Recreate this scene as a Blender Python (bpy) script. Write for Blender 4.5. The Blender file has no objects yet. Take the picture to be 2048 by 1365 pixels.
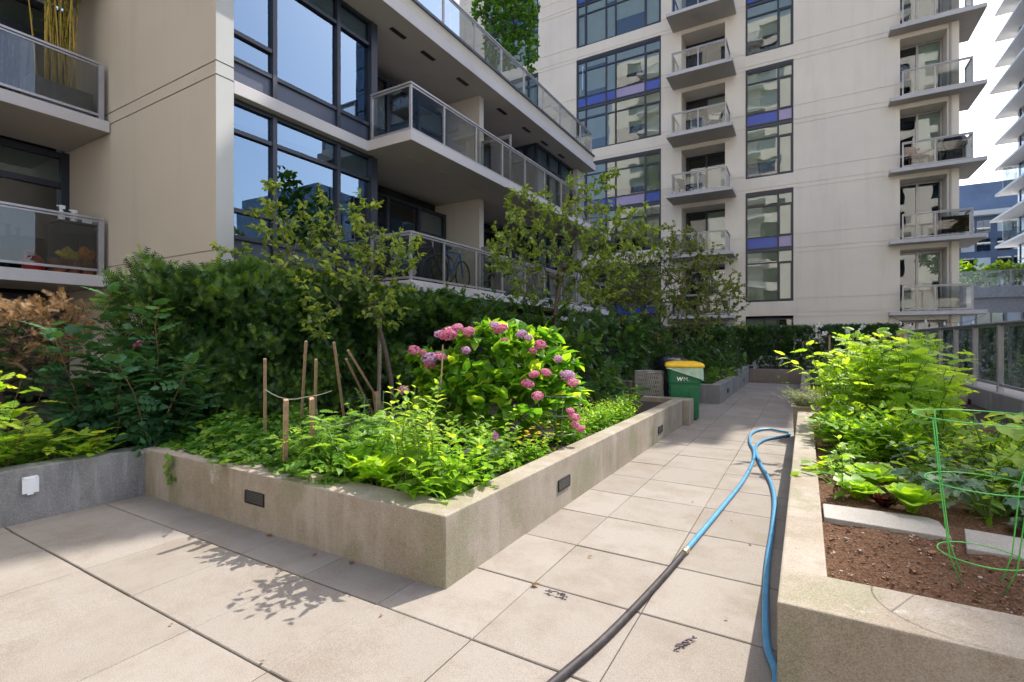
import bpy, math, random
import numpy as np
from mathutils import Vector, Matrix
random.seed(7); rng = np.random.default_rng(11)
R = math.radians
sc = bpy.context.scene
col = sc.collection

# ------------------------------------------------------------ camera, sky, sun, exposure
cam = bpy.data.objects.new('camera', bpy.data.cameras.new('camera')); col.objects.link(cam)
cam.location = (0, 0, 1.5); cam.rotation_euler = (R(90), 0, R(30.41))
cam.data.sensor_width = 36; cam.data.lens = 17.578; cam.data.shift_y = -0.0012
cam.data.clip_start = 0.05; cam.data.clip_end = 2000
sc.camera = cam
SUNV = Vector((0.307, 0.75, 1.0)).normalized()
W = bpy.data.worlds.new('World'); sc.world = W; W.use_nodes = True
nt = W.node_tree; bg = nt.nodes['Background']
sky = nt.nodes.new('ShaderNodeTexSky'); sky.sky_type = 'NISHITA'; sky.sun_disc = False
sky.sun_elevation = math.asin(SUNV.z); sky.sun_rotation = math.atan2(SUNV.x, SUNV.y)
sky.air_density = 1.0; sky.dust_density = 3.0; sky.ozone_density = 1.0
nt.links.new(sky.outputs[0], bg.inputs[0]); bg.inputs[1].default_value = 0.15
sl = bpy.data.lights.new('sun', 'SUN'); sl.energy = 3.1; sl.angle = R(0.5); sl.color = (1, 0.95, 0.86)
sun = bpy.data.objects.new('sun', sl); col.objects.link(sun)
sun.rotation_euler = SUNV.to_track_quat('Z', 'Y').to_euler(); sun.location = (0, 0, 40)
sc.view_settings.view_transform = 'Standard'; sc.view_settings.look = 'None'
sc.view_settings.gamma = 1; sc.view_settings.use_curve_mapping = False
sc.view_settings.exposure = 1.33
sc.cycles.max_bounces = 10; sc.cycles.transparent_max_bounces = 16
sc.cycles.use_denoising = True

# ------------------------------------------------------------ materials
MATS = {}
def nodes(name):
    m = bpy.data.materials.new(name); m.use_nodes = True; MATS[name] = m
    t = m.node_tree; b = t.nodes['Principled BSDF']
    return m, t, b, t.nodes.new, t.links.new
def mixc(t, fac, a, b, mode='MIX'):
    n = t.nodes.new('ShaderNodeMix'); n.data_type = 'RGBA'; n.blend_type = mode
    for s, v in ((0, fac), (6, a), (7, b)):
        if hasattr(v, 'links') or hasattr(v, 'is_linked'): t.links.new(v, n.inputs[s])
        elif s == 0: n.inputs[0].default_value = v
        else: n.inputs[s].default_value = (*v, 1)
    return n.outputs[2]
def noise(t, scale, detail=4, rough=.6, stretch=None, off=0):
    tc = t.nodes.new('ShaderNodeNewGeometry')
    v = tc.outputs['Position']
    mp = t.nodes.new('ShaderNodeMapping'); mp.inputs['Location'].default_value = (off, off * .7, off * .3)
    if stretch: mp.inputs['Scale'].default_value = stretch
    t.links.new(v, mp.inputs[0])
    n = t.nodes.new('ShaderNodeTexNoise'); n.inputs['Scale'].default_value = scale
    n.inputs['Detail'].default_value = detail; n.inputs['Roughness'].default_value = rough
    t.links.new(mp.outputs[0], n.inputs['Vector']); return n.outputs[0]
def ramp(t, v, lo, hi):
    n = t.nodes.new('ShaderNodeMapRange'); n.inputs[1].default_value = lo; n.inputs[2].default_value = hi
    n.clamp = True; t.links.new(v, n.inputs[0]); return n.outputs[0]
def math_(t, op, a, b):
    n = t.nodes.new('ShaderNodeMath'); n.operation = op
    for i, v in enumerate((a, b)):
        if isinstance(v, (int, float)): n.inputs[i].default_value = v
        else: t.links.new(v, n.inputs[i])
    return n.outputs[0]
def bump(t, b, h, strength, dist=.01):
    n = t.nodes.new('ShaderNodeBump'); n.inputs['Strength'].default_value = strength
    n.inputs['Distance'].default_value = dist
    t.links.new(h, n.inputs['Height']); t.links.new(n.outputs[0], b.inputs['Normal'])
def plain(name, c, rough=.6, metal=0, var=.12, scale=6, spec=.4, bmp=0, bscale=40):
    m, t, b, N, L = nodes(name)
    c2 = tuple(x * (1 - var * 2) for x in c); c1 = tuple(min(1, x * (1 + var)) for x in c)
    L(mixc(t, ramp(t, noise(t, scale), .3, .7), c2, c1), b.inputs['Base Color'])
    b.inputs['Roughness'].default_value = rough; b.inputs['Metallic'].default_value = metal
    b.inputs['Specular IOR Level'].default_value = spec
    if bmp: bump(t, b, noise(t, bscale, 3), bmp)
    return m
def concrete(name, base, dark, light, streak=.6, green=0, fine=.25, patch=0):
    m, t, b, N, L = nodes(name)
    c = mixc(t, ramp(t, noise(t, 1.7, 6, .65), .32, .68), dark, base)
    st = math_(t, 'MULTIPLY', ramp(t, noise(t, 9, 4, .6, (1, 1, .10)), .5, .72), ramp(t, noise(t, 1.2, 3, .5, None, 14), .35, .6))
    c = mixc(t, math_(t, 'MULTIPLY', st, streak), c, light)
    st2 = ramp(t, noise(t, 5, 5, .7, (1, 1, .12), 9), .52, .7)
    c = mixc(t, math_(t, 'MULTIPLY', st2, streak * .8), c, tuple(x * .62 for x in dark))
    if green:
        g = ramp(t, noise(t, 2.2, 5, .55, (1, 1, .6), 4), .55, .62)
        c = mixc(t, math_(t, 'MULTIPLY', g, green), c, (.19, .18, .10))
    if patch:
        q = ramp(t, noise(t, 1.35, 5, .5, None, 21), .60, .615); c = mixc(t, math_(t, 'MULTIPLY', q, patch), c, (.245, .225, .15))
        q = ramp(t, noise(t, 2.6, 7, .62, None, 33), .65, .69); c = mixc(t, math_(t, 'MULTIPLY', q, patch), c, (.50, .475, .44))
        q = ramp(t, noise(t, 55, 2, .4, None, 8), .70, .74); c = mixc(t, math_(t, 'MULTIPLY', q, .7), c, (.13, .11, .09))
    sp = ramp(t, noise(t, 160, 2, .5), .35, .65)
    c = mixc(t, fine, c, mixc(t, sp, tuple(x * .55 for x in dark), light))
    L(c, b.inputs['Base Color']); b.inputs['Roughness'].default_value = .85
    b.inputs['Specular IOR Level'].default_value = .25
    bump(t, b, math_(t, 'ADD', noise(t, 90, 4), noise(t, 14, 3)), .28, .006)
    return m
concrete('planter_concrete', (.365, .318, .265), (.23, .18, .125), (.48, .445, .395), .5, .7, .25, .6)
concrete('grey_concrete', (.27, .255, .24), (.15, .145, .14), (.48, .47, .46), .75, .1, .25, .5)  # greyer concrete with dark stains and pale efflorescence streaks
concrete('rust_concrete', (.30, .24, .20), (.19, .14, .11), (.36, .31, .27), .3, .2)
concrete('curb_concrete', (.42, .38, .34), (.33, .29, .26), (.5, .48, .45), .4, 0)
def stucco(name, c, var=.06, sc_=14):
    m, t, b, N, L = nodes(name)
    a = mixc(t, ramp(t, noise(t, .35, 4), .3, .7), tuple(x * (1 - var * 1.4) for x in c), c)
    s = ramp(t, noise(t, 2.2, 4, .6, (1, 1, .1)), .52, .78)
    a = mixc(t, math_(t, 'MULTIPLY', s, .34), a, tuple(x * .72 for x in c))
    L(a, b.inputs['Base Color']); b.inputs['Roughness'].default_value = .9
    b.inputs['Specular IOR Level'].default_value = .2
    bump(t, b, noise(t, 70, 4), .25, .004); return m
stucco('tower_stucco', (.81, .725, .62)); stucco('house_stucco', (.545, .495, .42))
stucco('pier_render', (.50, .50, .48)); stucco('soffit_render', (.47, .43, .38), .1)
stucco('opposite_stucco', (.82, .76, .66))
stucco('slab_concrete', (.58, .55, .55), .12)
stucco('white_slab', (.78, .78, .77), .04)
plain('navy_frame', (.026, .030, .046), .38, 0, .1, 3, .5)
plain('navy_panel', (.050, .062, .100), .35, 0, .06, 1.5, .5)
plain('rail_metal', (.42, .40, .41), .42, .55, .06, 4, .5)
plain('fence_metal', (.47, .445, .435), .5, .3, .1, 4, .5)
plain('dark_room', (.022, .024, .026), .8, 0, .3, 1.2)
plain('blind_fabric', (.52, .58, .52), .8, 0, .05, 1)
plain('blind_pale', (.7, .72, .70), .8, 0, .05, 1)
plain('blue_panel', (.045, .09, .42), .25, 0, .08, .8, .5)
plain('lavender_panel', (.36, .30, .50), .25, 0, .08, .8, .5)
plain('coral_panel', (.45, .16, .10), .3, 0, .08, .8, .5)
plain('white_door', (.62, .61, .60), .5)
plain('flashing', (.10, .105, .125), .45, .3)
plain('black_metal', (.02, .02, .022), .45, 0, .2, 10)
plain('louvre_grey', (.12, .115, .11), .5, .3)
plain('white_plastic', (.74, .74, .75), .4, 0, .04, 10)
plain('yellow_panel', (.75, .55, .02), .4)
plain('far_navy', (.11, .16, .26), .5, 0, .1, .4)
plain('far_pale', (.62, .68, .74), .4, 0, .1, .4)
plain('far_grey', (.40, .41, .44), .6)
plain('far_cream', (.62, .58, .52), .7, 0, .05, .4)
def glass(name, tint, ior, rough=.0, wave=.0, pale_coat=0.0, wscale=1.3, refl=(.93, .96, 1)):
    m, t, b, N, L = nodes(name)
    t.nodes.remove(b); out = t.nodes['Material Output']
    tr = N('ShaderNodeBsdfTransparent'); tr.inputs[0].default_value = (*tint, 1)
    gl = N('ShaderNodeBsdfGlossy'); gl.inputs['Roughness'].default_value = rough
    gl.inputs['Color'].default_value = (*refl, 1)
    fr = N('ShaderNodeFresnel'); fr.inputs[0].default_value = ior
    mx = N('ShaderNodeMixShader'); L(fr.outputs[0], mx.inputs[0]); L(tr.outputs[0], mx.inputs[1]); L(gl.outputs[0], mx.inputs[2])
    if wave:
        bm = N('ShaderNodeBump'); bm.inputs['Strength'].default_value = wave; bm.inputs['Distance'].default_value = .01
        L(noise(t, wscale, 1, .4), bm.inputs['Height']); L(bm.outputs[0], gl.inputs['Normal']); L(bm.outputs[0], fr.inputs['Normal'])
    last = mx.outputs[0]
    if pale_coat:
        df = N('ShaderNodeBsdfDiffuse'); df.inputs[0].default_value = (.6, .62, .62, 1)  # pale diffuse coat: brightness of the reflecting pane put into its colour
        m2 = N('ShaderNodeMixShader')
        L(math_(t, 'MULTIPLY', ramp(t, noise(t, 3, 5, .65, (1, 1, .3)), .35, .75), pale_coat), m2.inputs[0])
        L(last, m2.inputs[1]); L(df.outputs[0], m2.inputs[2]); last = m2.outputs[0]
    L(last, out.inputs[0]); return m
glass('window_glass', (.80, .86, .84), 2.15, 0, .26, refl=(.85, .93, 1))
glass('house_glass', (.70, .76, .80), 3.1, 0, .09, refl=(.55, .76, 1))
glass('rail_glass', (.62, .66, .66), 1.75, 0, .03)
glass('fence_glass', (.80, .85, .85), 1.8, .01, .02, .58)
glass('dark_glass', (.45, .5, .52), 2.2, 0, .06)
glass('far_glass', (.6, .7, .78), 2.8, 0, .1)

# ------------------------------------------------------------ mesh helpers
class MB:
    def __init__(s): s.v = []; s.f = []; s.m = []; s.a = []
    def face(s, pts, mi=0, rnd=.5):
        i = len(s.v); s.v += [tuple(p) for p in pts]; s.f.append(tuple(range(i, i + len(pts)))); s.m.append(mi); s.a.append(rnd)
    def box(s, x0, x1, y0, y1, z0, z1, mi=0, rnd=.5):
        x0, x1 = min(x0, x1), max(x0, x1); y0, y1 = min(y0, y1), max(y0, y1); z0, z1 = min(z0, z1), max(z0, z1)
        i = len(s.v)
        s.v += [(x0, y0, z0), (x1, y0, z0), (x1, y1, z0), (x0, y1, z0), (x0, y0, z1), (x1, y0, z1), (x1, y1, z1), (x0, y1, z1)]
        for q in ((0, 3, 2, 1), (4, 5, 6, 7), (0, 1, 5, 4), (1, 2, 6, 5), (2, 3, 7, 6), (3, 0, 4, 7)):
            s.f.append(tuple(i + k for k in q)); s.m.append(mi); s.a.append(rnd)
    def obox(s, c, ax, ay, az, mi=0):
        c, ax, ay, az = map(Vector, (c, ax, ay, az)); i = len(s.v)
        for sx, sy, sz in ((-1, -1, -1), (1, -1, -1), (1, 1, -1), (-1, 1, -1), (-1, -1, 1), (1, -1, 1), (1, 1, 1), (-1, 1, 1)):
            s.v.append(tuple(c + ax * sx + ay * sy + az * sz))
        for q in ((0, 3, 2, 1), (4, 5, 6, 7), (0, 1, 5, 4), (1, 2, 6, 5), (2, 3, 7, 6), (3, 0, 4, 7)):
            s.f.append(tuple(i + k for k in q)); s.m.append(mi); s.a.append(.5)
    def prism(s, poly, z0, z1, mi=0):
        ar = sum(poly[i][0] * poly[(i + 1) % len(poly)][1] - poly[(i + 1) % len(poly)][0] * poly[i][1] for i in range(len(poly)))
        if ar < 0: poly = poly[::-1]
        n = len(poly); i = len(s.v)
        s.v += [(x, y, z0) for x, y in poly] + [(x, y, z1) for x, y in poly]
        s.f.append(tuple(i + n + k for k in range(n))); s.f.append(tuple(i + n - 1 - k for k in range(n)))
        for k in range(n): s.f.append((i + k, i + (k + 1) % n, i + n + (k + 1) % n, i + n + k))
        s.m += [mi] * (n + 2); s.a += [.5] * (n + 2)
    def tube(s, path, r, n=6, mi=0, cap=True, rnd=.5, closed=False):
        P = [Vector(p) for p in path]; k = len(P); i0 = len(s.v)
        rr = r if hasattr(r, '__len__') else [r] * k
        up = None
        for j in range(k):
            a = P[(j - 1) % k] if (j > 0 or closed) else P[j]; b = P[(j + 1) % k] if (j < k - 1 or closed) else P[j]
            d = b - a
            if d.length < 1e-9: d = Vector((0, 0, 1))
            d.normalize()
            if up is None: up = d.orthogonal().normalized()
            else:
                up = up - d * up.dot(d)
                up = up.normalized() if up.length > 1e-6 else d.orthogonal().normalized()
            w = d.cross(up)
            for q in range(n):
                t = 2 * math.pi * q / n
                s.v.append(tuple(P[j] + (up * math.cos(t) + w * math.sin(t)) * rr[j]))
        for j in range(k if closed else k - 1):
            j2 = (j + 1) % k
            for q in range(n):
                s.f.append((i0 + j * n + q, i0 + j * n + (q + 1) % n, i0 + j2 * n + (q + 1) % n, i0 + j2 * n + q)); s.m.append(mi); s.a.append(rnd)
        if cap and not closed:
            s.f.append(tuple(i0 + q for q in range(n - 1, -1, -1))); s.f.append(tuple(i0 + (k - 1) * n + q for q in range(n)))
            s.m += [mi, mi]; s.a += [rnd, rnd]
    def lathe(s, cx, cy, prof, n=16, mi=0, cap=True, sx=1, sy=1):
        i0 = len(s.v); k = len(prof)
        for r, z in prof:
            for q in range(n):
                t = 2 * math.pi * q / n; s.v.append((cx + r * sx * math.cos(t), cy + r * sy * math.sin(t), z))
        for j in range(k - 1):
            for q in range(n):
                s.f.append((i0 + j * n + q, i0 + j * n + (q + 1) % n, i0 + (j + 1) * n + (q + 1) % n, i0 + (j + 1) * n + q)); s.m.append(mi); s.a.append(.5)
        if cap:
            s.f.append(tuple(i0 + q for q in range(n - 1, -1, -1))); s.f.append(tuple(i0 + (k - 1) * n + q for q in range(n)))
            s.m += [mi, mi]; s.a += [.5, .5]
    def build(s, name, mats, parent=None, at=None, bevel=0, smooth=False, attr=False, seg=2):
        o_ = Vector((0, 0, 0)); p = parent
        while p is not None: o_ += p.location; p = p.parent
        if parent is None and at is not None: o_ = Vector(at)
        me = bpy.data.meshes.new(name)
        V = np.array(s.v, dtype=float) - np.array(o_)
        me.from_pydata(V.tolist(), [], s.f)
        if isinstance(mats, str): mats = [mats]
        for m in mats: me.materials.append(MATS[m])
        me.polygons.foreach_set('material_index', np.array(s.m, dtype=np.int32))
        if attr:
            at_ = me.attributes.new('rnd', 'FLOAT', 'FACE'); at_.data.foreach_set('value', np.array(s.a, dtype=np.float32))
        if smooth: me.polygons.foreach_set('use_smooth', np.ones(len(s.f), dtype=bool))
        me.update()
        o = bpy.data.objects.new(name, me); col.objects.link(o)
        if parent is not None: o.parent = parent
        elif at is not None: o.location = at
        if bevel:
            b = o.modifiers.new('bevel', 'BEVEL'); b.width = bevel; b.segments = seg; b.limit_method = 'ANGLE'; b.angle_limit = R(40)
        return o
def tag(o, label=None, cat=None, group=None, kind=None):
    if label: o['label'] = label
    if cat: o['category'] = cat
    if group: o['group'] = group
    if kind: o['kind'] = kind
    return o
def thing(name, label, cat, loc, group=None):
    o = bpy.data.objects.new(name, None); col.objects.link(o); o.location = loc; o.empty_display_size = .1
    return tag(o, label, cat, group)
def copy_tree(o, parent=None):
    c = o.copy(); col.objects.link(c)
    if parent is not None: c.parent = parent
    for ch in list(o.children): copy_tree(ch, c)
    return c

# ------------------------------------------------------------ ground
m, t, b, N, L = nodes('paver')
at_ = N('ShaderNodeAttribute'); at_.attribute_name = 'rnd'
c = mixc(t, at_.outputs['Fac'], (.225, .198, .172), (.275, .247, .219))
c = mixc(t, math_(t, 'MULTIPLY', ramp(t, noise(t, 2.2, 7, .72), .46, .70), .7), c, (.15, .112, .075))
c = mixc(t, math_(t, 'MULTIPLY', ramp(t, noise(t, 6, 4, .6, None, 5), .6, .75), .25), c, (.31, .285, .265))
d5 = ramp(t, noise(t, 22, 3, .7, None, 2), .66, .74)
c = mixc(t, math_(t, 'MULTIPLY', d5, .5), c, (.16, .13, .10))
c = mixc(t, .30, c, mixc(t, ramp(t, noise(t, 190, 2, .5), .35, .65), (.17, .14, .115), (.42, .385, .35)))
L(c, b.inputs['Base Color']); b.inputs['Roughness'].default_value = .88; b.inputs['Specular IOR Level'].default_value = .2
bump(t, b, noise(t, 170, 3), .35, .004)
plain('ground_base', (.06, .05, .04), .95, 0, .3, 30)
g = MB(); g.face([(-400, -400, -.06), (400, -400, -.06), (400, 400, -.06), (-400, 400, -.06)])
tag(g.build('ground', 'ground_base'), kind='structure')
g = MB(); g.face([(3.25, -12, -.04), (17, -12, -.04), (17, 59.5, -.04), (3.25, 59.5, -.04)])
concrete('terrace_concrete', (.40, .39, .37), (.31, .30, .28), (.5, .49, .47), .2, 0)
tag(g.build('terrace', 'terrace_concrete'), kind='structure')
XS = [-5.53, -5.375] + [-1.445 - .655 * k for k in range(5, -1, -1)] + [-.78, -.115]
XS = XS + [-.115 + .665 * k for k in range(1, 7)]
YS = [2.06 + .666 * j for j in range(-9, 27)]
pv = MB()
def paver(x0, x1, y0, y1, z, rnd):
    a, c_ = .0045, .004; i = len(pv.v)
    t1, t2, t3, t4 = (random.uniform(-.0016, .0016) for _ in range(4))
    pv.v += [(x0, y0, -.05), (x1, y0, -.05), (x1, y1, -.05), (x0, y1, -.05),
             (x0, y0, z - c_ + t1), (x1, y0, z - c_ + t2), (x1, y1, z - c_ + t3), (x0, y1, z - c_ + t4),
             (x0 + a, y0 + a, z + t1), (x1 - a, y0 + a, z + t2), (x1 - a, y1 - a, z + t3), (x0 + a, y1 - a, z + t4)]
    for q in ((0, 1, 5, 4), (1, 2, 6, 5), (2, 3, 7, 6), (3, 0, 4, 7), (4, 5, 9, 8), (5, 6, 10, 9), (6, 7, 11, 10), (7, 4, 8, 11), (8, 9, 10, 11)):
        pv.f.append(tuple(i + k for k in q)); pv.m.append(0); pv.a.append(rnd)
for i in range(len(XS) - 1):
    for j in range(len(YS) - 1):
        x0, x1, y0, y1 = XS[i] + .0025, XS[i + 1] - .0025, YS[j] + .005, YS[j + 1] - .005
        if y0 > 2.7 and x0 > -.12: continue
        if y0 > 2.7 and x1 < -2.2 and not (9.4 < y0 < 13): continue
        paver(x0, x1, y0, y1, random.uniform(-.0015, .0015), random.random())
tag(pv.build('pavement', 'paver', attr=True), kind='structure')

# ------------------------------------------------------------ planter walls
def louvre(parent, face, u, z, w=.23, h=.085):
    """recessed step light: frame, dark body, louvre blades.  face: ('y',Y) faces -Y, ('x',X) faces +X"""
    f, l = MB(), MB()
    def bx(M, u0, u1, z0, z1, d0, d1):
        if face[0] == 'y': M.box(u0, u1, face[1] - d1, face[1] - d0, z0, z1)
        else: M.box(face[1] + d0, face[1] + d1, u0, u1, z0, z1)
    bx(f, u - w / 2, u + w / 2, z - h / 2, z + h / 2, -.02, .003)
    for (a, b_, c_, d_) in ((u - w / 2, u + w / 2, z + h / 2, z + h / 2 + .008), (u - w / 2, u + w / 2, z - h / 2 - .008, z - h / 2),
                            (u - w / 2 - .008, u - w / 2, z - h / 2 - .008, z + h / 2 + .008), (u + w / 2, u + w / 2 + .008, z - h / 2 - .008, z + h / 2 + .008)):
        bx(f, a, b_, c_, d_, -.02, .012)
    o = f.build('step_light', 'black_metal', parent)
    for k in range(6):
        zz = z - h / 2 + h * (k + .5) / 6; bx(l, u - w / 2 + .003, u + w / 2 - .003, zz, zz + h * .07, .0032, .011)
    l.build('louvre', 'louvre_grey', o)
def wallthing(name, label, cat, poly, z1, mat, loc, z0=-.055):
    r = thing(name, label, cat, loc); w = MB(); w.prism(poly, z0, z1); w.build('wall_body', mat, r, bevel=.009); return r
pl = wallthing('planter_wall', 'long stained concrete planter wall turning the corner beside the paved patio, with louvred step lights', 'planter wall',
    [(-5.54, 2.385), (-1.865, 2.385), (-1.865, 9.1), (-1.75, 9.1), (-1.75, 9.5), (-5.2, 9.5), (-5.2, 9.28), (-2.06, 9.28), (-2.06, 2.64), (-5.54, 2.64)], .44, 'planter_concrete', (-5.5, 2.4, 0))
pg = wallthing('planter_wall', 'grey water-stained concrete planter wall on the left with a white socket cover', 'planter wall', [(-5.54, -4.5), (-5.54, 2.64), (-5.76, 2.64), (-5.76, -4.5)], .441, 'grey_concrete', (-5.6, 0, 0))
louvre(pl, ('y', 2.385), -3.76, .245); louvre(pl, ('x', -1.865), 4.09, .22); louvre(pl, ('x', -1.865), 7.53, .17)
ob = MB(); ob.box(-5.54, -5.515, 1.50, 1.595, .235, .37); ob.box(-5.515, -5.508, 1.495, 1.60, .235, .36); ob.box(-5.515, -5.506, 1.525, 1.565, .222, .235)
ob.box(-5.515, -5.504, 1.50, 1.515, .355, .368); ob.box(-5.515, -5.504, 1.58, 1.595, .355, .368)
oc = ob.build('outlet_cover', 'white_plastic', pg, bevel=.003)
p2 = wallthing('planter_wall', 'shaded concrete planter wall behind the green bin running to the end of the path', 'planter wall',
    [(-1.72, 12.5), (-1.72, 19.6), (-1.94, 19.6), (-1.94, 12.72), (-6.5, 12.72), (-6.5, 12.5)], .44, 'grey_concrete', (-1.8, 12.6, 0))
u = MB(); u.box(-1.92, -1.735, 16.3, 19.6, .441, .56); u.build('raised_coping', 'grey_concrete', p2, bevel=.01)
louvre(p2, ('x', -1.72), 13.9, .2, .2, .09); louvre(p2, ('x', -1.72), 17.8, .2, .2, .09)
wallthing('planter_wall', 'low rust-stained concrete wall closing the far end of the path', 'planter wall',
    [(-1.72, 19.62), (.25, 19.62), (.25, 19.84), (-1.72, 19.84)], .47, 'rust_concrete', (-.7, 19.7, 0))
pr = wallthing('planter_wall', 'pale concrete wall of the sunny raised vegetable bed on the right of the path', 'planter wall',
    [(-.10, 2.29), (4.2, 2.29), (4.2, 2.65), (.085, 2.65), (.085, 8.35), (2.6, 8.35), (2.6, 8.55), (-.10, 8.55)], .44, 'planter_concrete', (0, 2.4, 0))
wallthing('planter_wall', 'second pale bed wall further along the path, behind the pot of grey-leaved plants', 'planter wall',
    [(-.10, 12.3), (2.6, 12.3), (2.6, 12.52), (.1, 12.52), (.1, 19.6), (-.10, 19.6)], .44, 'planter_concrete', (0, 12.4, 0))
# soil
m, t, b, N, L = nodes('soil_mat')
c = mixc(t, ramp(t, noise(t, 60, 5, .7), .35, .65), (.10, .05, .028), (.27, .15, .09))
c = mixc(t, ramp(t, noise(t, 150, 2, .5, None, 3), .62, .70), c, (.42, .33, .27))
L(c, b.inputs['Base Color']); b.inputs['Roughness'].default_value = .95; b.inputs['Specular IOR Level'].default_value = .1
bump(t, b, noise(t, 75, 5, .75), 1.0, .03)
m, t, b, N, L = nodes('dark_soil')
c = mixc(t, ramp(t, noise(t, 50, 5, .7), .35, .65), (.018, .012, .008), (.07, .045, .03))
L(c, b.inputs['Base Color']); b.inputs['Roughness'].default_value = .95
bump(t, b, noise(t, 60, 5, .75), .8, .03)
def soil(poly, z, mat, n=0):
    s_ = MB()
    if n:
        (x0, y0), (x1, y1) = poly; nx, ny = n; H_ = {}
        import mathutils.noise as mn
        for i in range(nx + 1):
            for j in range(ny + 1):
                x, y = x0 + (x1 - x0) * i / nx, y0 + (y1 - y0) * j / ny
                h = mn.noise((x * 3, y * 3, 1)) * .018 + mn.noise((x * 14, y * 14, 2)) * .012 + mn.noise((x * 45, y * 45, 3)) * .008
                s_.v.append((x, y, z + h))
        for i in range(nx):
            for j in range(ny):
                k = i * (ny + 1) + j; s_.f.append((k, k + ny + 1, k + ny + 2, k + 1)); s_.m.append(0); s_.a.append(.5)
    else: s_.prism(poly, z - .3, z)
    tag(s_.build('soil', mat), kind='structure')
soil([(-12.2, -4.5), (-5.765, -4.5), (-5.765, 2.645), (-2.065, 2.645), (-2.065, 9.275), (-7.3, 9.275), (-7.3, 3.9), (-12.2, 3.9)], .355, 'dark_soil')
soil([(-7.3, 12.73), (-1.95, 12.73), (-1.95, 24), (-7.3, 24)], .36, 'dark_soil')
soil([(-1.7, 19.85), (2.8, 19.85), (2.8, 24.2), (-1.7, 24.2)], .36, 'dark_soil')
soil(((.087, 2.652), (2.7, 5.2)), .375, 'soil_mat', (150, 150))
soil(((.087, 5.2), (2.7, 8.345)), .37, 'soil_mat', (60, 60))
soil([(.105, 12.53), (2.7, 12.53), (2.7, 19.6), (.105, 19.6)], .37, 'dark_soil')
soil([(.0, 8.56), (2.7, 8.56), (2.7, 12.29), (.0, 12.29)], .30, 'dark_soil')
# stepping slabs in the bed
concrete('step_slab', (.40, .375, .34), (.26, .235, .20), (.5, .48, .45), .15, 0, .25, .3)
for pts, lab in (([(.10, 3.665), (.705, 3.64), (.70, 3.93), (.66, 3.985), (.10, 3.97)], 'pale concrete stepping slab at the edge of the bare soil, nearest the path'),
                 ([(.735, 3.50), (1.36, 3.46), (1.37, 3.80), (.80, 3.86)], 'pale concrete stepping slab under the green wire cage, dappled with leaf shadow')):
    s_ = MB(); s_.prism(pts, .36, .398); cx = sum(p[0] for p in pts) / len(pts); cy = sum(p[1] for p in pts) / len(pts)
    tag(s_.build('stepping_slab', 'step_slab', at=(cx, cy, .36), bevel=.006), lab, 'stepping slab', 'stepping slabs in the vegetable bed')
s_ = MB(); s_.prism([(.62, 5.0), (1.2, 4.95), (1.22, 5.3), (.64, 5.33)], .36, .41)
tag(s_.build('stepping_slab', 'step_slab', at=(.9, 5.1, .36), bevel=.006), 'concrete stepping slab half hidden among the lettuces and kale', 'stepping slab', 'stepping slabs in the vegetable bed')
s_ = MB(); s_.prism([(-2.95, 4.0), (-2.55, 4.0), (-2.55, 4.35), (-2.95, 4.35)], .36, .40)
tag(s_.build('stepping_slab', 'step_slab', at=(-2.75, 4.2, .36), bevel=.006), 'grey stepping slab among the flowers below the pink hydrangea', 'stepping slab')

# clods and bark chips on the bare soil
ch = MB(); plain('chip_mat', (.25, .14, .085), .95, 0, .5, 60, .1); plain('pale_chip', (.42, .34, .28), .9, 0, .2, 60, .1)
for i in range(2200):
    x, y = random.uniform(.1, 2.6), random.uniform(2.68, 3.64); s_ = random.choice((.002, .003, .004, .006)) * random.uniform(.7, 1.4)
    if random.random() < .03: s_ *= 2
    a = random.uniform(0, 6.28); ch.obox((x, y, .379 + s_ * .3), (s_ * math.cos(a), s_ * math.sin(a), random.uniform(-.3, .3) * s_), (-s_ * .6 * math.sin(a), s_ * .6 * math.cos(a), random.uniform(-.3, .3) * s_), (0, 0, s_ * .45), 1 if random.random() < .14 else 0)
tag(ch.build('bark_mulch', ['chip_mat', 'pale_chip']), kind='stuff')

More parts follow.
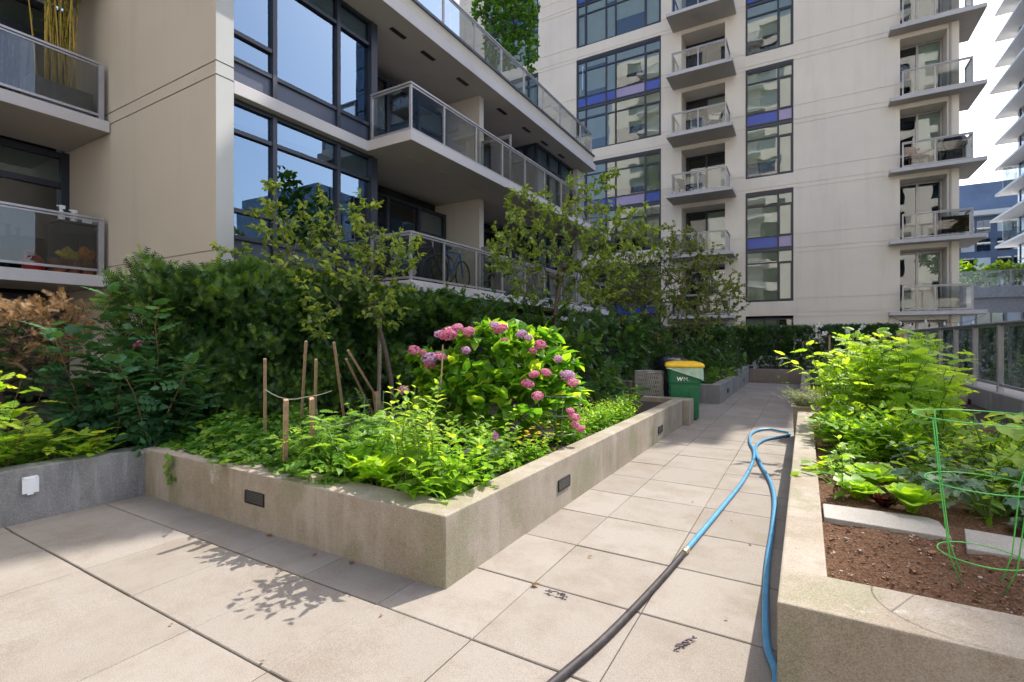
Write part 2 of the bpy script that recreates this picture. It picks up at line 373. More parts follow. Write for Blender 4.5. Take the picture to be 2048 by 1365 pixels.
# ------------------------------------------------------------ buildings
def fmap(kind, base):
    """facade mapper: u along, v up, w outward"""
    if kind == 'y': return lambda u, v, w: (u, base - w, v)       # faces -Y
    if kind == 'x': return lambda u, v, w: (base + w, u, v)       # faces +X
    if kind == 'Y': return lambda u, v, w: (u, base + w, v)       # faces +Y
    if kind == 'X': return lambda u, v, w: (base - w, u, v)       # faces -X
def fbox(M, fm, u0, u1, v0, v1, w0, w1, mi=0):
    a, b_ = fm(u0, v0, w0), fm(u1, v1, w1); M.box(a[0], b_[0], a[1], b_[1], a[2], b_[2], mi)
def hwall(M, fm, u0, u1, v0, v1, holes, mi=0):
    """wall front as a relief: holes = (u0,u1,v0,v1,depth,open)"""
    us = sorted({u0, u1, *[h[i] for h in holes for i in (0, 1) if u0 < h[i] < u1]})
    vs = sorted({v0, v1, *[h[i] for h in holes for i in (2, 3) if v0 < h[i] < v1]})
    nu, nv = len(us) - 1, len(vs) - 1; D = [[0] * nv for _ in range(nu)]; O = [[0] * nv for _ in range(nu)]
    for h in holes:
        for i in range(nu):
            if not (h[0] < (us[i] + us[i + 1]) / 2 < h[1]): continue
            for j in range(nv):
                if h[2] < (vs[j] + vs[j + 1]) / 2 < h[3] and h[4] > D[i][j]: D[i][j] = h[4]; O[i][j] = h[5]
    for i in range(nu):
        j = 0
        while j < nv:
            k = j
            while k + 1 < nv and D[i][k + 1] == D[i][j] and O[i][k + 1] == O[i][j]: k += 1
            if not O[i][j]: M.face([fm(us[i], vs[j], -D[i][j]), fm(us[i + 1], vs[j], -D[i][j]), fm(us[i + 1], vs[k + 1], -D[i][j]), fm(us[i], vs[k + 1], -D[i][j])], mi)
            j = k + 1
    for i in range(nu):
        for j in range(nv):
            if i + 1 < nu and D[i][j] != D[i + 1][j]:
                a, b_ = D[i][j], D[i + 1][j]; M.face([fm(us[i + 1], vs[j], -a), fm(us[i + 1], vs[j], -b_), fm(us[i + 1], vs[j + 1], -b_), fm(us[i + 1], vs[j + 1], -a)], mi)
            if j + 1 < nv and D[i][j] != D[i][j + 1]:
                a, b_ = D[i][j], D[i][j + 1]; M.face([fm(us[i], vs[j + 1], -a), fm(us[i], vs[j + 1], -b_), fm(us[i + 1], vs[j + 1], -b_), fm(us[i + 1], vs[j + 1], -a)], mi)
def window(parent, fm, us, cols, glassm='window_glass', fr='navy_frame', fw=.05, fd=.06, w=0., room=.30, label=None, name='window', blind='blind_fabric'):
    """us = mullion centre lines; cols[i] = [(v0,v1,kind)...] stacked cells for the bay between us[i] and us[i+1]
    kinds g plain glass, b glass over full blind, t glass over part blind, d dark panel, l/B/c coloured panel, n none"""
    F, G_, P, Bl = MB(), MB(), MB(), MB()
    pm = {'d': 0, 'B': 1, 'l': 2, 'c': 3}
    lo = min(c_[0] for cc in cols for c_ in cc); hi = max(c_[1] for cc in cols for c_ in cc)
    for i, x in enumerate(us):
        cc = (cols[i - 1] if i else []) + (cols[i] if i < len(cols) else [])
        fbox(F, fm, x - fw / 2, x + fw / 2, min(c_[0] for c_ in cc) - fw / 2, max(c_[1] for c_ in cc) + fw / 2, w - .04, w + fd)
    for i, cc in enumerate(cols):
        a, b_ = us[i] + fw / 2, us[i + 1] - fw / 2
        ys = sorted({c_[0] for c_ in cc} | {c_[1] for c_ in cc})
        for y in ys: fbox(F, fm, a, b_, y - fw * .42, y + fw * .42, w - .04, w + fd * .8)
        for (y0, y1, k) in cc:
            p0, p1 = y0 + fw * .42, y1 - fw * .42
            if k in pm: fbox(P, fm, a, b_, p0, p1, w - .03, w + .012, pm[k]); continue
            if k == 'n': continue
            if k == 's':   # opening sash: own inner frame
                e = .035
                fbox(F, fm, a, a + e, p0, p1, w, w + .05); fbox(F, fm, b_ - e, b_, p0, p1, w, w + .05)
                fbox(F, fm, a + e, b_ - e, p0, p0 + e, w, w + .05); fbox(F, fm, a + e, b_ - e, p1 - e, p1, w, w + .05)
            q = random.uniform(-.003, .003); q2 = random.uniform(-.003, .003)
            G_.face([fm(a, p0, w + q), fm(b_, p0, w + q2), fm(b_, p1, w - q), fm(a, p1, w - q2)])
            if k in 'bs': Bl.face([fm(a, p0, w - .045), fm(b_, p0, w - .045), fm(b_, p1, w - .045), fm(a, p1, w - .045)])
            if k == 't':
                z_ = p0 + (p1 - p0) * random.uniform(.1, .5); Bl.face([fm(a, z_, w - .045), fm(b_, z_, w - .045), fm(b_, p1, w - .045), fm(a, p1, w - .045)])
    o = F.build(name, fr, parent)
    if label: o['label'] = label
    if G_.f: G_.build('pane', glassm, o)
    if P.f: P.build('spandrel_panel', ['navy_panel', 'blue_panel', 'lavender_panel', 'coral_panel'], o)
    if Bl.f: Bl.build('blind', blind, o)
    return o
def railing(parent, pts, z, h, post_d=1.12, posts=None, gm='rail_glass', r=.022, name='railing', bot=.06):
    """posts, top rail and bottom rail with glass infill along a plan polyline"""
    F, G_ = MB(), MB()
    for k in range(len(pts) - 1):
        a, b_ = Vector((*pts[k], 0)), Vector((*pts[k + 1], 0)); d = b_ - a; ln = d.length; d.normalize(); n = Vector((-d.y, d.x, 0))
        ss = posts[k] if posts else [ln * i / max(1, round(ln / post_d)) for i in range(max(1, round(ln / post_d)) + 1)]
        up = Vector((0, 0, 1)); ss2 = sorted(set(ss))
        for s_ in ss2:
            if k and s_ == 0: continue
            F.obox(a + d * s_ + up * (z + h / 2 - .012), d * r, n * r, up * (h / 2 - .013))
        F.obox(a + d * (ln / 2) + up * (z + h), d * (ln / 2 + r), n * .03, up * .018)
        for i in range(len(ss2) - 1):
            m0, m1 = ss2[i] + r, ss2[i + 1] - r; c_ = a + d * ((m0 + m1) / 2); hw = (m1 - m0) / 2
            F.obox(c_ + up * (z + bot), d * hw, n * .018, up * .02)
            F.obox(c_ + up * (z + h - .045), d * hw, n * .012, up * .014)
            A, B_ = a + d * m0, a + d * m1
            G_.face([A + up * (z + bot + .02), B_ + up * (z + bot + .02), B_ + up * (z + h - .055), A + up * (z + h - .055)])
    o = F.build(name, 'rail_metal', parent); G_.build('glass_panel', gm, o); return o
def FL(k): return 2.60 + 2.73 * k

# ---- apartment house on the left
HA = thing('apartment_building', 'concrete apartment building on the left with glazed bays, glass balconies and roof terrace', 'building', (-9, 8, 0))
w_ = MB(); sf = fmap('y', 4.04); gro = []
for k in range(-1, 4):
    for dz in (-.02, .18): gro.append((-12.5, -7.3, FL(k) + dz, FL(k) + dz + .022, .022, 0))
hwall(w_, sf, -12.6, -7.3, 0, 12.5, gro)
hwall(w_, fmap('x', -7.3), 4.04, 4.30, 0, 12.5, [(4.04, 4.3, g_[2], g_[3], .022, 0) for g_ in gro], 1)
w_.face([(-7.3, 4.30, 0), (-7.62, 4.30, 0), (-7.62, 4.30, 12.5), (-7.3, 4.30, 12.5)], 1)
w_.face([(-12.6, 4.04, 12.5), (-7.3, 4.04, 12.5), (-7.3, 4.3, 12.5), (-12.6, 4.3, 12.5)], 0)
w_.build('wall', ['house_stucco', 'pier_render'], HA)
core = MB(); core.box(-14, -8.75, 4.3, 17.7, 0, 7.85); core.box(-8.74, -7.95, 4.31, 7.2, 0, 7.85); core.box(-8.74, -7.95, 14.35, 17.1, 0, 7.85)
core.box(-14, -12.9, -8, 4.0, 0, 12); core.build('interior', 'dark_room', HA)
for k, (vb, vt) in enumerate(((2.62, 5.12), (5.35, 7.80), (8.1, 10.6))):
    fm = fmap('x', -7.5)
    us = [4.33, 5.06, 6.35, 7.18]
    if k == 0: cols = [[(vb, 3.06, 'd'), (3.06, 3.47, 'g'), (3.47, 4.67, 'g'), (4.67, vt, 't')], [(vb, 3.06, 'd'), (3.06, 4.67, 'g'), (4.67, vt, 't')], [(vb, 3.06, 'd'), (3.06, 4.67, 'g'), (4.67, vt, 'b')]]
    elif k == 1: cols = [[(vb, 5.76, 'd'), (5.76, 6.17, 'g'), (6.17, 7.35, 'g'), (7.35, vt, 't')], [(vb, 5.76, 'd'), (5.76, 7.35, 'g'), (7.35, vt, 'b')], [(vb, 5.76, 'd'), (5.76, 7.35, 'g'), (7.35, vt, 'b')]]
    else: continue
    window(HA, fm, us, cols, 'house_glass', fw=.075, fd=.07)
    c_ = MB(); c_.box(-7.62, -7.40, 7.12, 7.28, vb, vt); c_.box(-8.4, -7.60, 7.22, 7.27, vb, vt); c_.build('corner_post', 'navy_frame', HA)
    us = [14.32, 15.2, 16.1, 17.06]
    window(HA, fm, us, [[(vb, vb + .4, 'd'), (vb + .4, vt - .55, 'g'), (vt - .55, vt, 'b')]] * 3, 'house_glass', fw=.07, fd=.07)
    window(HA, fmap('y', 14.3), [-8.38, -7.9, -7.5], [[(vb, vb + .4, 'd'), (vb + .4, vt - .5, 'g'), (vt - .5, vt, 'b')]] * 2, 'house_glass', fw=.07)
    for (a, b_) in ((7.3, 10.7), (10.97, 14.28)):
        us = [a + .03, a + 1.25, a + 2.35, b_ - .03]
        window(HA, fmap('x', -8.4), us, [[(vb, vt - .3, 'g')], [(vb, vt - .3, 'g')], [(vb, vt - .9, 'g'), (vt - .9, vt - .3, 'b')]], 'dark_glass', fw=.08, name='patio_door')
    d_ = MB(); d_.box(-8.75, -7.29, 10.75, 10.95, vb, vt + .08); d_.build('dividing_wall', 'house_stucco', HA)
# ground floor front, pier at the end
d_ = MB(); d_.box(-7.9, -7.6, 4.3, 17.1, 0, 2.38); d_.build('ground_floor_glazing', 'navy_panel', HA)
d_ = MB(); d_.box(-8.4, -7.25, 17.12, 17.75, 0, 7.8); d_.build('end_pier', 'pier_render', HA)
# slabs
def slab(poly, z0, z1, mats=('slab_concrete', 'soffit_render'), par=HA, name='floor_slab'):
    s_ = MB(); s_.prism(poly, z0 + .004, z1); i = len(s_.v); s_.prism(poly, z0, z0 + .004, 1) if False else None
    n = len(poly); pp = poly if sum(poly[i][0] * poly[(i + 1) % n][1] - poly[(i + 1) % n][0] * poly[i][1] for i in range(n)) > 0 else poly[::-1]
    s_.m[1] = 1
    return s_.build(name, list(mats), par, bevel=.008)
P_ = [(-8.7, 4.3), (-7.3, 4.3), (-7.3, 6.93), (-6.2, 6.93), (-6.2, 17.75), (-8.7, 17.75)]
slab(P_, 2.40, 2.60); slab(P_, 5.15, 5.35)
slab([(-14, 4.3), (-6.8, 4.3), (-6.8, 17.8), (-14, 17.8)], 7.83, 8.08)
slab([(-8.0, 12.6), (-6.0, 12.6), (-6.0, 18.2), (-8.0, 18.2)], 2.05, 2.16, name='entrance_canopy')
pp_ = MB(); pp_.box(-7.0, -6.86, 4.3, 17.74, 8.081, 8.36); pp_.box(-14, -7.0, 17.6, 17.74, 8.081, 8.36); pp_.build('parapet', 'house_stucco', HA)
pp_ = MB(); pp_.box(-7.02, -6.82, 4.3, 17.78, 8.361, 8.42); pp_.box(-14, -7.02, 17.58, 17.78, 8.361, 8.42); pp_.build('parapet_flashing', 'flashing', HA)
railing(HA, [(-6.93, 4.4), (-6.93, 17.68), (-10.5, 17.68)], 8.42, .80, posts=[[0] + [.72 + 1.225 * i for i in range(10)] + [12.2, 13.28], [0, 1.2, 2.4, 3.57]])
for z in (2.60, 5.35):
    railing(HA, [(-7.28, 7.02), (-6.29, 7.02), (-6.29, 17.68)], z, .90, posts=[[0, .99], [0, .98, 2.11, 3.22, 4.34, 5.46, 6.58, 7.7, 8.82, 9.9, 10.66]])
    o = railing(HA, [(-7.27, 10.85), (-6.42, 10.85)], z, 1.30, posts=[[0, .85]], name='privacy_screen')
# soffit grilles
for z, xx in ((7.83, -7.25), (5.15, -6.8), ):
    for y in (7.5, 8.45, 9.75, 11.6, 13.0, 14.2, 15.5):
        v_ = MB(); v_.box(xx - .05, xx + .05, y, y + .42, z - .012, z - .002)
        for k in range(7): v_.box(xx - .045, xx + .045, y + .02 + k * .056, y + .04 + k * .056, z - .016, z - .0121)
        v_.build('soffit_grille', 'black_metal' if z > 6 else 'soffit_render', HA)
# recessed flats on the far left with their balconies
for k, (vb, vt) in enumerate(((0, 2.35), (2.62, 5.10), (5.35, 7.83), (8.1, 10.5))):
    us = [-7, -5.2, -3.2, -1.0, .6, 2.15, 3.98]
    t_ = vt - .62
    window(HA, fmap('x', -12.45), us, [[(vb + .05, t_, 'g'), (t_, vt - .05, 'b')]] * 6, 'dark_glass', fw=.13, fd=.08, name='balcony_glazing')
    if k in (1, 2):
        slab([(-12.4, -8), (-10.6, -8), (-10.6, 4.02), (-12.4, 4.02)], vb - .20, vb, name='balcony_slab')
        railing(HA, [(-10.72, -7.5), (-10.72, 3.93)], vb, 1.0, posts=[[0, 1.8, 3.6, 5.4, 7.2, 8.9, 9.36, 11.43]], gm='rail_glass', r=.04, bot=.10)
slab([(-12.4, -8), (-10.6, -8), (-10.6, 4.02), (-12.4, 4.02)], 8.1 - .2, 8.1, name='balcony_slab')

# ---- tower
TW = thing('apartment_tower', 'tall cream apartment tower across the courtyard with navy window frames, blue panels and small balconies', 'building', (-4, 26, 0))
YT = 24.4; TH = 31.4; tf = fmap('y', YT); holes = []
W1 = (-10.40, -6.0); W2 = (-2.30, -.44); B1 = (-5.05, -3.14); B2 = (3.17, 4.58); W0 = (-16.2, -12.65)
for k in range(-1, 11):
    for (dz) in (.02, .21, .80):
        holes.append((-18, 4.92, FL(k) - .16 + dz, FL(k) - .16 + dz + .025, .02, 0))
for k in range(-1, 10): holes.append((*B1, FL(k) - .02, FL(k) + 2.36, 1.1, 1)); holes.append((*B2, FL(k) - .02, FL(k) + 2.38, .75, 1))
gr1 = [(k, FL(k) + .56, FL(k + 2) - .06) for k in (-1, 1, 3, 5, 7)]
gr2 = [(k, FL(k) + .56, FL(k + 2) - .06) for k in (0, 2, 4, 6, 8)]
for k, a, b_ in gr1: holes.append((*W1, a, b_, .14, 1)); holes.append((*W0, a, b_, .14, 1))
for k, a, b_ in gr2: holes.append((*W2, a, b_, .14, 1))
holes.append((*W2, .8, FL(0) - .06, .14, 1))
m_ = MB(); hwall(m_, tf, -18, 4.92, 0, TH, holes)
for z0, z1 in ((0, TH),):
    m_.face([(4.92, YT, z0), (4.92, 40, z0), (4.92, 40, z1), (4.92, YT, z1)])
m_.face([(-18, YT, TH), (4.92, YT, TH), (4.92, 40, TH), (-18, 40, TH)])
for rec, dep in ((B1, 1.1), (B2, .75)):
    for k in range(-1, 10):
        y = YT + dep
        for z in (FL(k) - .02, FL(k) + 2.36): pass
m_.build('facade', 'tower_stucco', TW)
it = MB(); it.box(-17.9, -5.3, YT + .5, YT + 8, 0, TH - .2); it.box(-2.95, 2.95, YT + .5, YT + 8, 0, TH - .2); it.box(-5.2, -3.0, YT + 1.6, YT + 8, 0, TH - .2); it.box(3.0, 4.8, YT + 1.3, YT + 8, 0, TH - .2)
it.build('interior', 'dark_room', TW)
def lvl(z0, kinds, top):
    """one storey of a window column: sill z0"""
    return
def storeys(a, b_, wide, low, top='t'):
    mid = (a + b_) / 2 - .12
    c_ = []
    c_ += [(a, mid - .62, 's' if not wide else low), (mid - .62, mid - .12, top)]
    c_ += [(mid - .12, mid + .02, 'd'), (mid + .02, mid + .52, 'S'), (mid + .52, b_ - .62, 's' if not wide else low), (b_ - .62, b_ - .14, top)]
    return c_
def grp(par, u, ucs, wides, a, b_, pal):
    cols = []
    for i, wd in enumerate(wides):
        st = storeys(a + .05, b_ - .02, wd, random.choice('bbtt'), random.choice('bt'))
        cols.append([(p, q, (pal[i] if k == 'S' else k)) for p, q, k in st])
    window(par, tf, ucs, cols, fw=.07, fd=.05, w=-.09)
    h_ = MB(); fbox(h_, tf, u[0], u[1], b_ - .13, b_, -.10, -.03); h_.build('window_head', 'navy_frame', par)
random.seed(21)
for k, a, b_ in gr1:
    pal = ['B', 'B', 'B', random.choice('BBl'), 'B']
    x0, x1 = W1; ucs = [x0 + .04, x0 + .52, x0 + 1.62, x0 + 2.12, x0 + 3.62, x1 - .04]
    grp(TW, W1, ucs, [0, 1, 1, 1, 0], a, b_, pal)
    x0, x1 = W0; grp(TW, W0, [x0 + .04, x0 + 1.3, x0 + 2.9, x1 - .04], [1, 1, 0], a, b_, ['B', 'B', 'B'])
for k, a, b_ in gr2:
    x0, x1 = W2; grp(TW, W2, [x0 + .04, x0 + 1.28, x1 - .04], [1, 0], a, b_, ['B', 'l' if k in (0, 2) else 'B'])
x0, x1 = W2
window(TW, tf, [x0 + .04, x0 + .75, x0 + 1.28, x1 - .04], [[(.85, FL(0) - .2, 'b')], [(.85, FL(0) - .2, 'b')], [(.85, FL(0) - .2, 'g')]], fw=.07, w=-.09)
# open casement (tilted out)
cs = MB(); cs.obox((-9.98, YT - .17, 15.0), (.012, .0, 0), (.08, -.16, 0), (0, 0, .62)); cs.build('open_casement', 'window_glass', TW)
for k in range(-1, 8):
    z = FL(k)
    # B1
    par = slab([(-5.44, 23.02), (-2.67, 23.02), (-2.67, YT - .002), (-5.44, YT - .002)], z - .17, z - .03, par=TW, name='balcony_slab')
    s2 = MB(); s2.box(-5.05, -3.14, YT, YT + 1.1, z - .03, z - .02); s2.box(-5.05, -3.14, YT, YT + 1.1, z + 2.365, z + 2.375); s2.build('balcony_floor', 'soffit_render', TW)
    railing(TW, [(-5.2, YT - .02), (-5.2, 23.14), (-2.95, 23.14), (-2.95, YT - .02)], z - .03, .92, posts=[[0, 1.24], [0, 1.12, 2.25], [0, 1.24]], gm='rail_glass')
    window(TW, fmap('y', YT + 1.1), [-5.0, -4.1, -3.18], [[(z, z + 2.3, 'g')], [(z, z + 2.3, 'b' if k % 2 else 'g')]], fw=.09, name='patio_door')
    rs = MB()
    rs.face([(-5.05, YT, z), (-5.05, YT + 1.1, z), (-5.05, YT + 1.1, z + 2.37), (-5.05, YT, z + 2.37)])
    # B2 (hidden level below the fence kept: it shows over the hedge)
    slab([(2.80, 23.85), (5.58, 23.85), (5.58, 26.3), (4.925, 26.3), (4.925, YT - .002), (2.80, YT - .002)], z - .17, z - .02, par=TW, name='balcony_slab')
    s2 = MB(); s2.box(3.17, 4.58, YT, YT + .75, z - .03, z - .02); s2.box(3.17, 4.58, YT, YT + .75, z + 2.385, z + 2.395); s2.build('balcony_floor', 'soffit_render', TW)
    if k >= 0: railing(TW, [(3.20, 23.97), (5.2, 23.97), (5.2, 24.9)], z - .02, .95, posts=[[0, .95, 2.0], [0, .93]], gm='rail_glass')
    window(TW, fmap('y', YT + .75), [3.22, 3.80, 4.53], [[(z, z + 2.33, 'g')], [(z, z + 2.33, random.choice('gt'))]], fw=.08, fr='rail_metal', name='patio_door')
    window(TW, fmap('y', YT + .02), [4.585, 4.70], [[(z, z + 2.2, 'n')]], fw=.03, fr='soffit_render', name='downpipe_trim') if False else None
    v_ = MB(); v_.box(-4.4, -4.1, 23.5, 23.62, z - .178, z - .172); v_.build('soffit_light', 'rail_metal', TW)
dp = MB()
dp.tube([(4.66, YT - .05, 0), (4.66, YT - .05, TH)], .035, 8); dp.build('downpipe', 'soffit_render', TW)

# ---- far buildings on the right
FB = thing('apartment_building', 'long glass apartment block at right with white wedge-shaped balcony slabs and a yellow fin', 'building', (22, 60, 0))
gl_, fr_ = MB(), MB()
gl_.box(18.7, 34, 45, 70.2, -20, 60); gl_.build('glazed_wall', 'far_glass', FB)
bk = MB(); bk.box(19.1, 33.6, 45.4, 69.8, -20, 60); bk.build('interior', 'far_navy', FB)
for k in range(-8, 20):
    z = FL(k) + .6
    s_ = MB(); off = .4 if k in (4, 9) else 0
    s_.prism([(17.3 - off, 45), (34, 45), (34, 71.6), (17.3 - off, 71.6)], z - .22, z); s_.build('balcony_slab', 'white_slab', FB)
for k in range(-8, 20):
    z = FL(k) + .6
    for y in np.arange(45.4, 70, 1.5): fr_.box(18.63, 18.69, y, y + .10, z + .0, z + 2.5)
    fr_.box(18.64, 18.69, 45, 70.2, z + .9, z + .97)
fr_.build('window_frame', 'far_navy', FB)
yf = MB(); yf.box(17.9, 18.65, 69.6, 70.3, -20, FL(1) + 1.6); yf.build('yellow_fin', 'yellow_panel', FB)
gr_ = MB()
for k in (1, 3, 5): gr_ = MB(); gr_.box(17.6, 18.68, 70.2, 70.3, FL(k) + .6, FL(k) + 3.0); gr_.build('green_glass_screen', 'fence_glass', FB)
DB = thing('office_building', 'dark blue slab building in the distance with rows of pale windows', 'building', (30, 110, 0))
d_ = MB(); d_.box(14, 60, 108, 130, -20, 26.8); d_.build('wall', 'far_navy', DB)
d_ = MB(); d_.prism([(10, 97), (60, 97), (60, 108), (10, 108)], 19.6, 20.3); d_.build('roof_slab', 'white_slab', DB)
d_ = MB(); d_.box(13, 60, 98, 107.9, -20, 19.6); d_.build('front_block', 'far_navy', DB)
for k in range(6):
    for i in range(7):
        x = 18.2 + i * 1.75 + (.5 if i > 2 else 0); z = 17.2 - k * 2.73
        wv = MB(); wv.box(x, x + 1.5, 97.9, 97.98, z, z + 1.75); wv.box(x + .7, x + .78, 97.85, 97.9, z, z + 1.75)
        wv.build('window', 'far_glass' if (i * 2 + k) % 3 else 'far_pale', DB)
for k in range(3):
    d_ = MB(); d_.box(17.5, 22.6 - k * .4, 96.4, 97.84, 16.2 - k * 4.6, 16.8 - k * 4.6); d_.build('balcony_slab', 'white_slab', DB)
PB = thing('podium_building', 'grey podium building with a planted glass-fronted terrace beyond the fence', 'building', (16, 62, 0))
d_ = MB(); d_.box(9, 17.1, 60, 75, -20, 5.5); d_.build('wall', 'far_grey', PB)
d_ = MB(); d_.box(8.8, 17.2, 59.6, 59.98, 5.25, 6.2); d_.build('parapet', 'far_grey', PB)
railing(PB, [(9, 59.8), (17.1, 59.8)], 6.2, 1.45, post_d=1.6, gm='fence_glass', r=.05)
for z in (-3.2, -.4, 2.4):
    for i in range(8):
        wv = MB(); wv.box(9.3 + i, 10.15 + i, 59.9, 59.97, z - .5, z + 1.5); wv.build('window', 'far_glass' if i % 3 else 'far_pale', PB)
# ---- buildings behind the viewer, seen in the window reflections
OB = thing('apartment_building', 'sunlit cream building behind the viewer, reflected in the tower windows', 'building', (0, -20, 0))
of = fmap('Y', -20); m_ = MB(); hs = []
for k in range(0, 14):
    for x in np.arange(-22, 20, 4.2): hs.append((x + .4, x + 2.4, FL(k) + .5, FL(k) + 2.3, .2, 1))
hwall(m_, of, -24, 22, 0, FL(14), hs); m_.build('facade', 'opposite_stucco', OB)
d_ = MB(); d_.box(-23.9, 21.9, -34, -20.6, 0, FL(14) - .1); d_.build('interior', 'dark_room', OB)
d_ = MB(); d_.box(-24, 22, -20.5, -20.25, 0.1, FL(14) - .2); d_.build('glazing', 'window_glass', OB)
for k in range(0, 14):
    s_ = MB()
    for x in (-19.9, -7.3, 5.3, 13.7): s_.box(x, x + 3.0, -19.99, -18.6, FL(k) - .16, FL(k))
    s_.build('balcony_slab', 'white_slab', OB)
    for x in (-19.9, -7.3, 5.3, 13.7): railing(OB, [(x + .1, -19.9), (x + .1, -18.7), (x + 2.9, -18.7), (x + 2.9, -19.9)], FL(k), .95)
GT = thing('glass_tower', 'blue glass tower out to the right, seen reflected in the lower bay windows', 'building', (32, 38, 0))
d_ = MB(); d_.box(27, 40, 33, 56, 0, 17); d_.build('glazed_wall', 'far_glass', GT)
d_ = MB(); d_.box(27.3, 39.7, 33.3, 55.7, 0, 16.9); d_.build('interior', 'far_navy', GT)
d_ = MB()
for z in np.arange(1, 17, 2.73): d_.box(26.9, 26.99, 33, 56, z, z + .35)
for y in np.arange(33, 56.1, 1.6): d_.box(26.85, 26.9, y, y + .12, 0, 17)
d_.build('mullion', 'far_grey', GT)

# ---- glass fence
FN = thing('glass_fence', 'glass guard fence with grey metal posts along the concrete kerb on the right', 'fence', (2.9, 16, .55))
c_ = MB(); c_.box(2.78, 3.25, 2.66, 24.35, -.05, .60); c_.build('kerb', 'curb_concrete', FN, bevel=.01)
py = [4.34 + 1.4745 * i for i in range(14)]
rl = MB(); rl.box(2.84, 2.96, 2.7, 24.3, 1.775, 1.805); rl.build('top_rail', 'fence_metal', FN, bevel=.004)
rl = MB()
ys = [2.75] + py
for a, b_ in zip(ys[:-1], ys[1:]):
    rl = MB(); rl.box(2.88, 2.92, a + .04, b_ - .04, .70, .745); rl.build('bottom_rail', 'fence_metal', FN)
    rl = MB(); rl.box(2.885, 2.915, a + .04, b_ - .04, 1.73, 1.774); rl.build('glazing_bead', 'fence_metal', FN)
for y in ys:
    p = MB(); p.box(2.86, 2.94, y - .035, y + .035, .42, 1.774); p.box(2.775, 2.86, y - .045, y + .045, .40, .56); p.build('post', 'fence_metal', FN, bevel=.003)
for a, b_ in zip(ys[:-1], ys[1:]):
    p = MB(); p.face([(2.9, a + .036, .746), (2.9, b_ - .036, .746), (2.9, b_ - .036, 1.729), (2.9, a + .036, 1.729)]); p.build('glass_panel', 'fence_glass', FN)

# ---- wall and planting beyond the fence
BW = MB(); BW.box(8.2, 8.5, 6, 58, -.05, 1.62); tag(BW.build('concrete_wall', 'curb_concrete', at=(8.3, 30, 0)), 'grey concrete wall seen through the glass fence on the right', 'wall')

# ------------------------------------------------------------ foliage toolkit
random.seed(5); rng = np.random.default_rng(42)
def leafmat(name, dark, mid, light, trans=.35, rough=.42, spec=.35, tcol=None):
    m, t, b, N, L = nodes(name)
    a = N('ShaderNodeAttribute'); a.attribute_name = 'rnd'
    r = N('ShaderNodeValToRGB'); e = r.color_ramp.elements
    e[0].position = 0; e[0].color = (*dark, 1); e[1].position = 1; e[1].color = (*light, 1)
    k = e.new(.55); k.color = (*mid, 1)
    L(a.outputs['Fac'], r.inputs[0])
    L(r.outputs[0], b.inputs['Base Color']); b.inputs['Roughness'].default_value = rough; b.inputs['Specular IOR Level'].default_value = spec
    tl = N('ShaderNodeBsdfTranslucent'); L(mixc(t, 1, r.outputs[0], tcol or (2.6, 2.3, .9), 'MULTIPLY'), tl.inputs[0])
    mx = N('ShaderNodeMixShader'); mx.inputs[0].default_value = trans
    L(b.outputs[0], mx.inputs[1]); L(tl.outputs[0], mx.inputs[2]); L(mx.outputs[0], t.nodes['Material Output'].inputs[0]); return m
leafmat('yew_leaf', (.014, .040, .010), (.040, .10, .016), (.13, .22, .03), .2)
leafmat('brown_needles', (.17, .095, .045), (.30, .185, .09), (.44, .30, .17), .15, .7)
leafmat('rose_leaf', (.026, .085, .036), (.045, .13, .05), (.10, .22, .035), .25, .5)
leafmat('lime_leaf', (.09, .21, .016), (.19, .34, .028), (.40, .44, .05), .4)
leafmat('cover_leaf', (.04, .13, .016), (.08, .20, .026), (.19, .31, .035), .36)
leafmat('apple_leaf', (.105, .175, .036), (.20, .28, .06), (.36, .44, .12), .44, .38, .45)
leafmat('shrub_leaf', (.022, .07, .012), (.045, .115, .018), (.11, .20, .028), .28)
leafmat('olive_leaf', (.085, .125, .028), (.14, .185, .045), (.27, .30, .09), .36, .4)
leafmat('hydrangea_leaf', (.06, .18, .02), (.16, .33, .026), (.36, .50, .045), .46, .4, .4)
leafmat('tomato_leaf', (.07, .17, .022), (.13, .26, .035), (.25, .38, .06), .45, .5)
leafmat('bright_leaf', (.12, .27, .016), (.20, .38, .024), (.34, .48, .035), .48)
leafmat('lettuce_leaf', (.20, .38, .03), (.30, .48, .04), (.42, .55, .08), .4, .4)
leafmat('red_lettuce', (.035, .008, .012), (.075, .014, .02), (.14, .05, .03), .25, .35)
leafmat('kale_leaf', (.07, .15, .09), (.12, .21, .13), (.20, .29, .18), .2, .6)
leafmat('lavender_leaf', (.17, .20, .12), (.26, .29, .19), (.40, .42, .31), .2, .7)
leafmat('roof_leaf', (.03, .10, .010), (.06, .17, .016), (.13, .26, .025), .38)
leafmat('bamboo_leaf', (.05, .12, .015), (.09, .18, .02), (.2, .26, .04), .3)
leafmat('dry_leaf', (.14, .065, .025), (.20, .10, .045), (.27, .17, .08), .15, .7)
leafmat('pink_petal', (.52, .12, .24), (.70, .24, .38), (.78, .48, .56), .2, .6, .2, (1.3, 1.2, 1.3))
leafmat('mauve_petal', (.46, .18, .38), (.60, .34, .54), (.72, .56, .68), .2, .6, .2, (1.3, 1.2, 1.3))
leafmat('white_petal', (.7, .7, .66), (.8, .8, .76), (.9, .9, .86), .2, .6, .2, (1, 1, 1))
leafmat('yellow_petal', (.72, .40, .01), (.8, .52, .02), (.85, .62, .05), .2, .6, .2, (1.2, 1.2, 1))
plain('bark', (.12, .095, .075), .9, 0, .25, 30, .2, .6, 60)
plain('dark_stem', (.045, .03, .02), .9, 0, .3, 30)
plain('green_stem', (.10, .19, .04), .6, 0, .2, 20)
